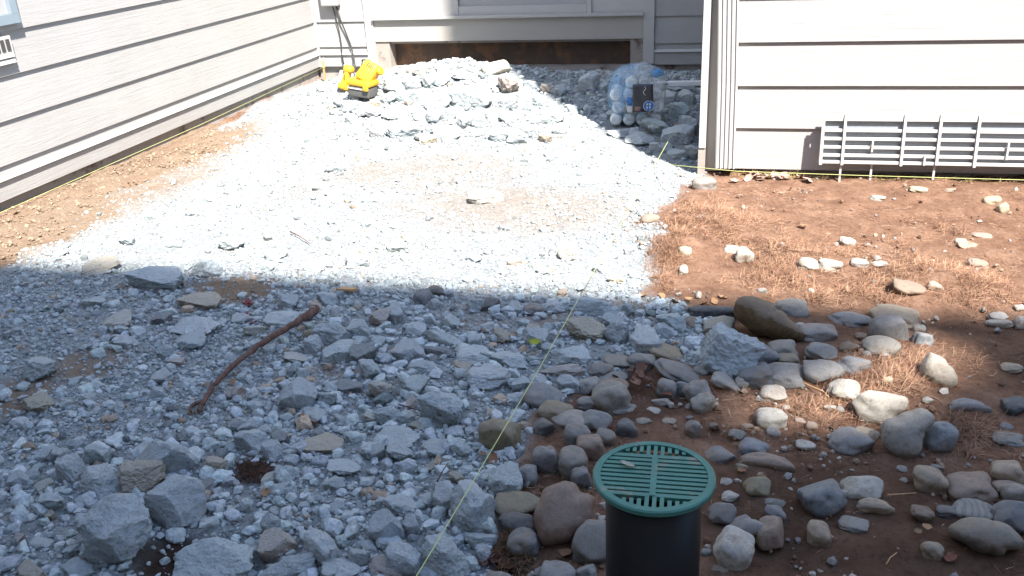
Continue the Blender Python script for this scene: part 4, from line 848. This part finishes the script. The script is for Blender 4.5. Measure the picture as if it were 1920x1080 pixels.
twig('twig', [(560, 786), (582, 796), (600, 806)], .003, 'bark', 'short dark twig under the blocky boulder')
twig('twig', [(822, 925), (832, 905), (842, 890)], .002, 'bark', 'reddish twig standing beside the square block', .03)
twig('twig', [(545, 440), (562, 448), (582, 462)], .003, 'bark', 'dark twig on the sunlit rubble')
twig('twig', [(750, 778), (790, 790), (830, 800)], .002, 'bark', 'thin dark twig on the crumbly concrete', .03)

# crooked root
root = empty('root', on_ground(480, 670)); tag(root, 'crooked reddish-brown root lying across the shaded rubble', 'root')
rp = [(372, 772, 9, .012), (383, 752, 9, .018), (392, 735, 9, .02), (405, 718, 10, .024), (430, 692, 10, .03), (465, 664, 10, .034), (500, 638, 11, .038), (535, 617, 12, .044), (558, 603, 13, .052), (578, 590, 15, .056), (594, 578, 17, .056)]
base = root.location
pts, rads = [], []
for px, py, w_, up in rp:
    x, y, z = on_ground(px, py, up); pts.append(Vector((x, y, terrain(x, y)+up))-base); rads.append(w_/2*proj([(x, y, z)])[0, 2]/F*(1+random.uniform(-.1, .1)))
def dense(P, rr_, k=4, j=.0015):
    oP, oR = [], []
    for i in range(len(P)-1):
        p0 = P[max(i-1, 0)]; p1 = P[i]; p2 = P[i+1]; p3 = P[min(i+2, len(P)-1)]
        for q in range(k):
            t_ = q/k
            c_ = .5*((2*p1)+(-p0+p2)*t_+(2*p0-5*p1+4*p2-p3)*t_*t_+(-p0+3*p1-3*p2+p3)*t_**3)
            oP.append(c_+Vector((random.gauss(0, j), random.gauss(0, j), random.gauss(0, j)))); oR.append((rr_[i]*(1-t_)+rr_[i+1]*t_)*(1+random.uniform(-.08, .08)))
    oP.append(P[-1]); oR.append(rr_[-1]); return oP, oR
dp, drd = dense(pts, rads); MB().tube(dp, drd, 9).build('stem', 'bark', root, True)
e1 = pts[-1]; e0 = pts[-2]; dv = (e1-e0).normalized()
MB().tube([e1-dv*.02, e1+dv*.004, e1+dv*.012, e1+dv*.016], [rads[-1]*1.08, rads[-1]*1.05, rads[-1]*.8, rads[-1]*.3], 10).build('stump_end', 'cutend', root, True)
a0 = pts[0]; fk = []
for px, py, up in [(383, 752, .018), (368, 756, .022), (357, 764, .02), (358, 774, .012)]:
    x, y, z = on_ground(px, py, up); fk.append(Vector((x, y, terrain(x, y)+up))-base)
fp, fr_ = dense(fk, [.005, .005, .0045, .003], 3, .0006); MB().tube(fp, fr_, 7).build('forked_tip', 'bark', root, True)

# ------------------------------------------------------------------ string lines with stake
def string(name, P, rad, mat, label):
    o = MB().tube(P, rad, 5).build(name, mat, None, True); tag(o, label, 'string line'); return o
def sp_(px, py, z): x, y = gz(px, py, z); return Vector((x, y, z))
A = sp_(780, 1082, .11); B = sp_(1085, 560, .085); C_ = sp_(1268, 238, .10)
seg = []
for i in range(15): t_ = i/14; q = A.lerp(B, t_); q.z -= .006*math.sin(math.pi*t_); seg.append(q)
for i in range(1, 9): t_ = i/8; q = B.lerp(C_, t_); seg.append(q)
seg.insert(0, seg[0]+(seg[0]-seg[1])*6)
string('string_line', seg, .0010, 'string', 'yellow-green string stretched diagonally over the rubble to the back corner')
st_ = Vector((-2.985, 6.22, .055))
string('string_line', [Vector((-3.035, 1.0, .012)), Vector((-3.035, 3.1, .012)), Vector((-3.03, 4.6, .014)), st_], .0013, 'string', 'yellow-green string running along the foot of the left wall')
string('string_line', [Vector((-.30, 3.87, .045)), Vector((.0, 3.865, .022)), Vector((.5, 3.855, .018)), Vector((1.0, 3.85, .016)), Vector((1.9, 3.84, .014))], .0012, 'string', 'yellow string running along the foot of the right siding')
stk = MB().box((-.006, -.006, -.15), (.006, .006, .10)).build('stake', 'wood'); stk.location = (-2.985, 6.228, 0); tag(stk, 'small wooden stake holding string in the left back corner', 'stake')
kn = MB().tube([Vector((.011*math.cos(a_*1.05), .011*math.sin(a_*1.05), .05+.0012*a_)) for a_ in range(14)], .002, 5).build('string_knot', 'string', stk, True)

# ------------------------------------------------------------------ drain riser with grate
GZ = .408; gx_, gy_ = gz(1226, 889, GZ)
pipe = empty('drain_pipe', (gx_, gy_, 0)); tag(pipe, 'black upright drain pipe capped with a round green slotted grate', 'drain pipe')
MB().lathe([(.067, -.2), (.067, GZ-.0105), (.060, GZ-.0105), (.060, -.2)], 48).build('pipe_body', 'pipe', pipe, True)
pipe.children[0].data.polygons.foreach_set('use_smooth', [len(p.vertices) == 4 for p in pipe.children[0].data.polygons])
RO = .084
gr = MB(); nn_ = 64
prof = [(RO-.0105, GZ-.010), (RO-.002, GZ-.010), (RO, GZ-.0075), (RO, GZ-.002), (RO-.002, GZ), (RO-.0105, GZ)]
for r_, h_ in prof: gr.v += [(r_*math.cos(2*math.pi*j/nn_), r_*math.sin(2*math.pi*j/nn_), h_) for j in range(nn_)]
kk = len(prof); gr.f = [(i*nn_+j, i*nn_+(j+1) % nn_, ((i+1) % kk)*nn_+(j+1) % nn_, ((i+1) % kk)*nn_+j) for i in range(kk) for j in range(nn_)]
grate = gr.build('grate', 'grate', pipe, False)
RI = RO-.0095
gt = R(3)
def rot2(x, y): return x*math.cos(gt)-y*math.sin(gt), x*math.sin(gt)+y*math.cos(gt)
def bar(x0, y0, x1, y1, w_, top):
    d_ = Vector((x1-x0, y1-y0)).normalized(); n_ = Vector((-d_.y, d_.x))*w_/2
    q = [(x0+n_.x, y0+n_.y), (x0-n_.x, y0-n_.y), (x1-n_.x, y1-n_.y), (x1+n_.x, y1+n_.y)]; q = [rot2(*p) for p in q]
    MB().add([(*p, top-.008) for p in q]+[(*p, top) for p in q], [(0, 3, 2, 1)[::-1], (4, 5, 6, 7)[::-1], (0, 1, 5, 4)[::-1], (1, 2, 6, 5)[::-1], (2, 3, 7, 6)[::-1], (3, 0, 4, 7)[::-1]][::1]).build('grate_bar', 'grate', grate)
Y1 = .0455
bar(0, -Y1-.002, 0, Y1+.002, .0085, GZ-.0006)
hb = 9
for i in range(hb+1):
    y = -Y1+i*(2*Y1)/hb; x_ = math.sqrt(RI**2-y*y)+.001
    w_ = .0062 if 0 < i < hb else .0075
    for s_ in (-1, 1): bar(s_*.0040, y, s_*x_, y, w_, GZ-.0012)
for sy in (-1, 1):
    for i in range(-6, 7):
        x_ = i*.0100+(.003 if sy < 0 else 0)
        if abs(x_) > RI*.76: continue
        yo = math.sqrt(RI**2-x_*x_)+.001
        yi = Y1+.003 if abs(i) <= 1 else Y1+.0095
        if yo-yi < .004: continue
        bar(x_, sy*yi, x_, sy*yo, .0055, GZ-.0014)
lf = bpy.data.objects.new('leaf', LF[2]); COL.objects.link(lf); lf.location = (gx_-.038, gy_+.014, GZ+.003); lf.scale = (.026, .012, .012); lf.rotation_euler = (0, 0, -.25); lf.color = (.42, .40, .33, 1); tag(lf, 'small pale leaf lying on the green drain grate', 'leaf')

# ------------------------------------------------------------------ yellow power tools
def mesh_text(body, size, mat, parent, loc, rot):
    cu = bpy.data.curves.new('lettering', 'FONT'); cu.body = body; cu.size = size; cu.extrude = .0004; cu.align_x = 'CENTER'; cu.align_y = 'CENTER'
    t_ = bpy.data.objects.new('lettering_source', cu); COL.objects.link(t_)
    me = bpy.data.meshes.new_from_object(t_.evaluated_get(bpy.context.evaluated_depsgraph_get())); bpy.data.objects.remove(t_)
    me.materials.clear(); o = link('lettering', me, mat, parent); o.location = loc; o.rotation_euler = rot; return o
def sbox(name, size, mat, parent, loc, rot=(0, 0, 0), bev=.01, taper=1.0, seg=3):
    a, b_, c_ = (v/2 for v in size); t_ = taper
    o = MB().add([(-a, -b_, -c_), (a, -b_, -c_), (a, b_, -c_), (-a, b_, -c_), (-a*t_, -b_*t_, c_), (a*t_, -b_*t_, c_), (a*t_, b_*t_, c_), (-a*t_, b_*t_, c_)],
                 [(0, 3, 2, 1), (4, 5, 6, 7), (0, 1, 5, 4), (1, 2, 6, 5), (2, 3, 7, 6), (3, 0, 4, 7)]).build(name, mat, parent, True)
    md = o.modifiers.new('bevel', 'BEVEL'); md.width = bev; md.segments = seg; o.location = loc; o.rotation_euler = rot; return o
tx_, ty_, tz_ = on_ground(682, 186)
td = empty('power_tool', (tx_, ty_, tz_+.02), R(-14)); tag(td, 'yellow cordless power tool standing on its dark battery on the rubble', 'power tool')
sbox('battery', (.150, .095, .062), 'battery', td, (0, 0, .031), (0, R(5), 0), .008)
sbox('battery_rail', (.130, .006, .006), 'tag_white', td, (-.004, -.0505, .050), (0, R(5), 0), .001)
sbox('foot', (.172, .112, .034), 'yellow', td, (0, .004, .081), (0, R(5), 0), .010)
sbox('clip', (.036, .016, .044), 'yellow', td, (.064, -.056, .062), (0, R(5), 0), .005)
sbox('clip', (.016, .016, .05), 'yellow', td, (-.084, -.05, .064), (0, R(5), 0), .005)
bd = sbox('motor_housing', (.108, .086, .130), 'yellow', td, (.034, .034, .132), (R(-30), R(28), 0), .020, .92, 4)
cap = MB().lathe([(.0, -.016), (.024, -.016), (.030, -.008), (.030, .008), (.024, .016), (.0, .016)], 20).build('housing_cap', 'yellow', td, True); cap.location = (.104, .050, .140); cap.rotation_euler = (R(10), R(75), 0); cap.scale = (.8, .8, .8)
for i in range(3): sbox('vent_slit', (.006, .002, .026), 'ink', bd, (-.014+i*.013, -.0415, .034), (R(-2.4), 0, 0), .0005)
MB().tube([Vector((-.035+.036*math.cos(q*.35), .10+.012*math.sin(q), .150+.046*math.sin(q*.35))) for q in range(19)], .0042, 7).build('cord_loop', 'black', td, True)
sbox('chuck', (.05, .05, .055), 'bark', td, (-.035, .108, .145), (R(20), R(15), 0), .012)
tx_, ty_, tz_ = on_ground(648, 171)
t2 = empty('work_light', (tx_, ty_, tz_+.006), R(-10)); tag(t2, 'slim yellow cordless tool handle propped on end beside the larger tool', 'power tool')
q2 = (R(-14), R(14), 0)
sbox('grip', (.044, .052, .105), 'yellow', t2, (.010, .012, .072), q2, .016, .9)
sbox('head', (.066, .06, .046), 'yellow', t2, (.026, .026, .125), q2, .018, .9)
sbox('base', (.078, .066, .04), 'yellow', t2, (0, 0, .022), q2, .014)
sbox('grey_side', (.02, .055, .09), 'tag_white', t2, (-.027, .014, .074), q2, .008)
mesh_text('DEWALT', .019, 'ink', t2, (.0135, -.0165, .078), (R(90-14), R(-76), 0))

# ------------------------------------------------------------------ shrink-wrapped bottles
bx_, by_, bz_ = on_ground(1191, 241)
pk = empty('bottle_bag', (bx_, by_+.09, bz_+.01), R(4)); tag(pk, 'clear bluish plastic bag of bottles with a dark label, in shade', 'bag of bottles')
mt, n, l, b = new_mat('clear_film'); tr = n.new('ShaderNodeBsdfTransparent'); mx = n.new('ShaderNodeMixShader'); tc = n.new('ShaderNodeTexCoord')
t = noise_n(n, l, tc.outputs['Object'], 16, 5, .6, 1.0); rp_ = ramp(n, l, t.outputs[0], [(.35, (.16, .16, .16)), (.65, (.5, .5, .5))])
sx = n.new('ShaderNodeSeparateXYZ'); l.new(tc.outputs['Object'], sx.inputs[0])
t2_ = noise_n(n, l, tc.outputs['Object'], 11, 3, .6, .8); ml = n.new('ShaderNodeMath'); ml.operation = 'MULTIPLY_ADD'; l.new(sx.outputs[0], ml.inputs[0]); ml.inputs[1].default_value = -1.3; l.new(t2_.outputs[0], ml.inputs[2])
l.new(ramp(n, l, ml.outputs[0], [(.50, (.60, .66, .70)), (.62, (.25, .50, .78))]).outputs[0], b.inputs['Base Color']); b.inputs['Roughness'].default_value = .16
l.new(bump(n, l, t.outputs[0], .9, .02), b.inputs['Normal'])
l.new(rp_.outputs[0], mx.inputs[0]); l.new(tr.outputs[0], mx.inputs[1]); l.new(b.outputs[0], mx.inputs[2]); l.new(mx.outputs[0], n['Material Output'].inputs[0]); M['film'] = mt
mt, n, l, b = new_mat('blue_film'); tr = n.new('ShaderNodeBsdfTransparent'); mx = n.new('ShaderNodeMixShader'); mx.inputs[0].default_value = .62
b.inputs['Base Color'].default_value = (.10, .34, .68, 1); b.inputs['Roughness'].default_value = .2
l.new(tr.outputs[0], mx.inputs[1]); l.new(b.outputs[0], mx.inputs[2]); l.new(mx.outputs[0], n['Material Output'].inputs[0]); M['bluefilm'] = mt
M['bottle'] = plain_mat('bottle_plastic', (.62, .66, .68), .18, .08, 20, .1, .002); M['bcap'] = plain_mat('bottle_cap', (.70, .71, .72), .4, .03)
bp = MB().lathe([(.004, .004), (.016, .0), (.026, .003), (.0305, .012), (.0315, .05), (.029, .07), (.0315, .09), (.0315, .13), (.024, .155), (.013, .172), (.013, .186)], 20, 'y')
first = None
for r_ in range(4):
    for c_ in range(4):
        off_ = .006*((r_ % 2)*2-1)
        if r_ == 3 and c_ in (0, 3): continue
        o = bp.build('bottle', 'bottle', pk, True) if first is None else link('bottle', first, 'bottle', pk); first = o.data
        o.location = (-.099+c_*.066+off_, -.088+random.uniform(-.006, .006), .034+r_*.0635)
V, Fc = ICO[4]
P = np.sign(V)*np.abs(V)**.72*np.array([.148, .108, .150]); P[:, 2] += .146
bul = np.zeros(len(P))
for r_ in range(4):
    for c_ in range(4):
        bul = np.maximum(bul, np.exp(-((P[:, 0]+.099-c_*.066)**2+(P[:, 2]-.034-r_*.0635)**2)/(.022**2)))
P[:, 1] -= np.where(P[:, 1] < 0, bul*.012, 0)
P *= (1+.05*n3(V, 2.6, 4)+.035*n3(V, 6, 8))[:, None]; P[:, 2] = np.maximum(P[:, 2], -.004)
me = bpy.data.meshes.new('wrap_film'); fast_mesh(me, P, Fc, 3, True); link('wrap_film', me, 'film', pk)
def patch_grid(name, mat, x0, x1, z0, z1, y, parent, nx=8, nz=8, seed=0, amp=.004, round_c=0.0):
    mb = MB()
    for j in range(nz+1):
        for i in range(nx+1):
            u, w_ = i/nx, j/nz; x_ = x0+(x1-x0)*u; z_ = z0+(z1-z0)*w_
            mb.v.append((x_, y+amp*mnoise.noise(Vector((x_*25+seed, z_*25, seed)))+.30*(x_*x_)+.25*(z_-.15)**2, z_))
    mb.f = [(j*(nx+1)+i, j*(nx+1)+i+1, (j+1)*(nx+1)+i+1, (j+1)*(nx+1)+i) for j in range(nz) for i in range(nx)]
    o = mb.build(name, mat, parent, True); md = o.modifiers.new('solid', 'SOLIDIFY'); md.thickness = .0012; md.offset = 0; return o
lb = patch_grid('label_panel', 'tag_dark', -.018, .082, .085, .222, -.133, pk, seed=1)
patch_grid('label_blue_square', 'tag_blue', -.046, -.020, .118, .158, -.134, pk, 4, 4, 1)
patch_grid('label_white_square', 'tag_white', -.044, -.020, .082, .114, -.134, pk, 4, 4, 1)
patch_grid('label_print', 'tag_brown', -.008, .022, .088, .112, -.1352, lb, 4, 4, 1)
MB().tube([Vector((.062+.026*math.cos(a_*.2618), -.1365, .115+.026*math.sin(a_*.2618))) for a_ in range(25)], .0014, 5).build('label_ring', 'tag_white', lb, True)
MB().lathe([(.0005, -.001), (.025, -.001), (.025, .001), (.0005, .001)], 24, 'y').build('label_disc', 'tag_blue', lb).location = (.062, -.1350, .115)
for i, (u, w_) in enumerate([(-.008, .008), (.006, .008), (-.008, -.008), (.006, -.008)]): sbox('label_mark', (.008, .0012, .011), 'tag_white', lb, (.062+u, -.1368, .115+w_), (0, 0, 0), .0002, 1, 1)
MB().tube([Vector((.040+.006*math.sin(q*.9), -.1372+.0006*q*.1, .212-q*.0055)) for q in range(9)], .0016, 5).build('label_squiggle', 'tag_white', lb, True)
# gathered top of the bag
for q_, (cx_, cz_, r_, mm) in enumerate([(.02, .275, .062, 'film'), (-.06, .262, .040, 'film'), (.095, .262, .036, 'bluefilm')]):
    Pk = ICO[3][0]*np.array([r_, r_*.8, r_*.62]); Pk = Pk*(1+.30*n3(ICO[3][0], 2.4, 20+q_)+.16*n3(ICO[3][0], 6, 30+q_))[:, None]
    me = bpy.data.meshes.new('film_knot'); fast_mesh(me, Pk, ICO[3][1], 3, True); o = link('film_knot', me, mm, pk); o.location = (cx_, -.05, cz_)

# white strip on the rubble in the back corner
LY = 5.25; s0 = Vector((on_y(1232, 157, LY)[0], LY, on_y(1232, 157, LY)[1])); 
ws = MB().box((0, -.02, -.012), (.62, .02, .012)).build('level_bar', 'bcap', None, bevel=.002); ws.location = s0; ws.rotation_euler = (0, R(-.6), R(2)); tag(ws, 'white plastic level bar lying across rubble in the shaded back corner', 'level')
MB().box((.03, -.0225, -.004), (.062, -.0203, .004)).build('bubble_window', 'ink', ws)
for k_ in range(3):
    hx = s0.x+.08+.2*k_; hz = max(.02, (s0.z-.012-terrain(hx, LY+.02)))
    o = bpy.data.objects.new('concrete_chunk', CHK[5+k_]); COL.objects.link(o); o.location = (hx, LY+.02, terrain(hx, LY+.02)+hz*.48); o.scale = (.07, .06, hz*.53); o.color = (*CCON['C'], 1); o.rotation_euler.z = k_
    tag(o, 'whitish concrete chunk under the white level bar', 'concrete chunk', 'chunks under the level bar')
# crumpled white scrap at the foot of the downspout
x, y, z = on_ground(1385, 318); me = chunk_mesh(99, 2, 9, .12); o = link('crumpled_scrap', me, 'rack'); o.location = (x, y-.01, z+.012); o.scale = (.032, .02, .018); o.rotation_euler = (0, -.5, .2); o.color = (.7, .7, .68, 1); tag(o, 'crumpled white plastic scrap at the foot of the downspout', 'scrap')
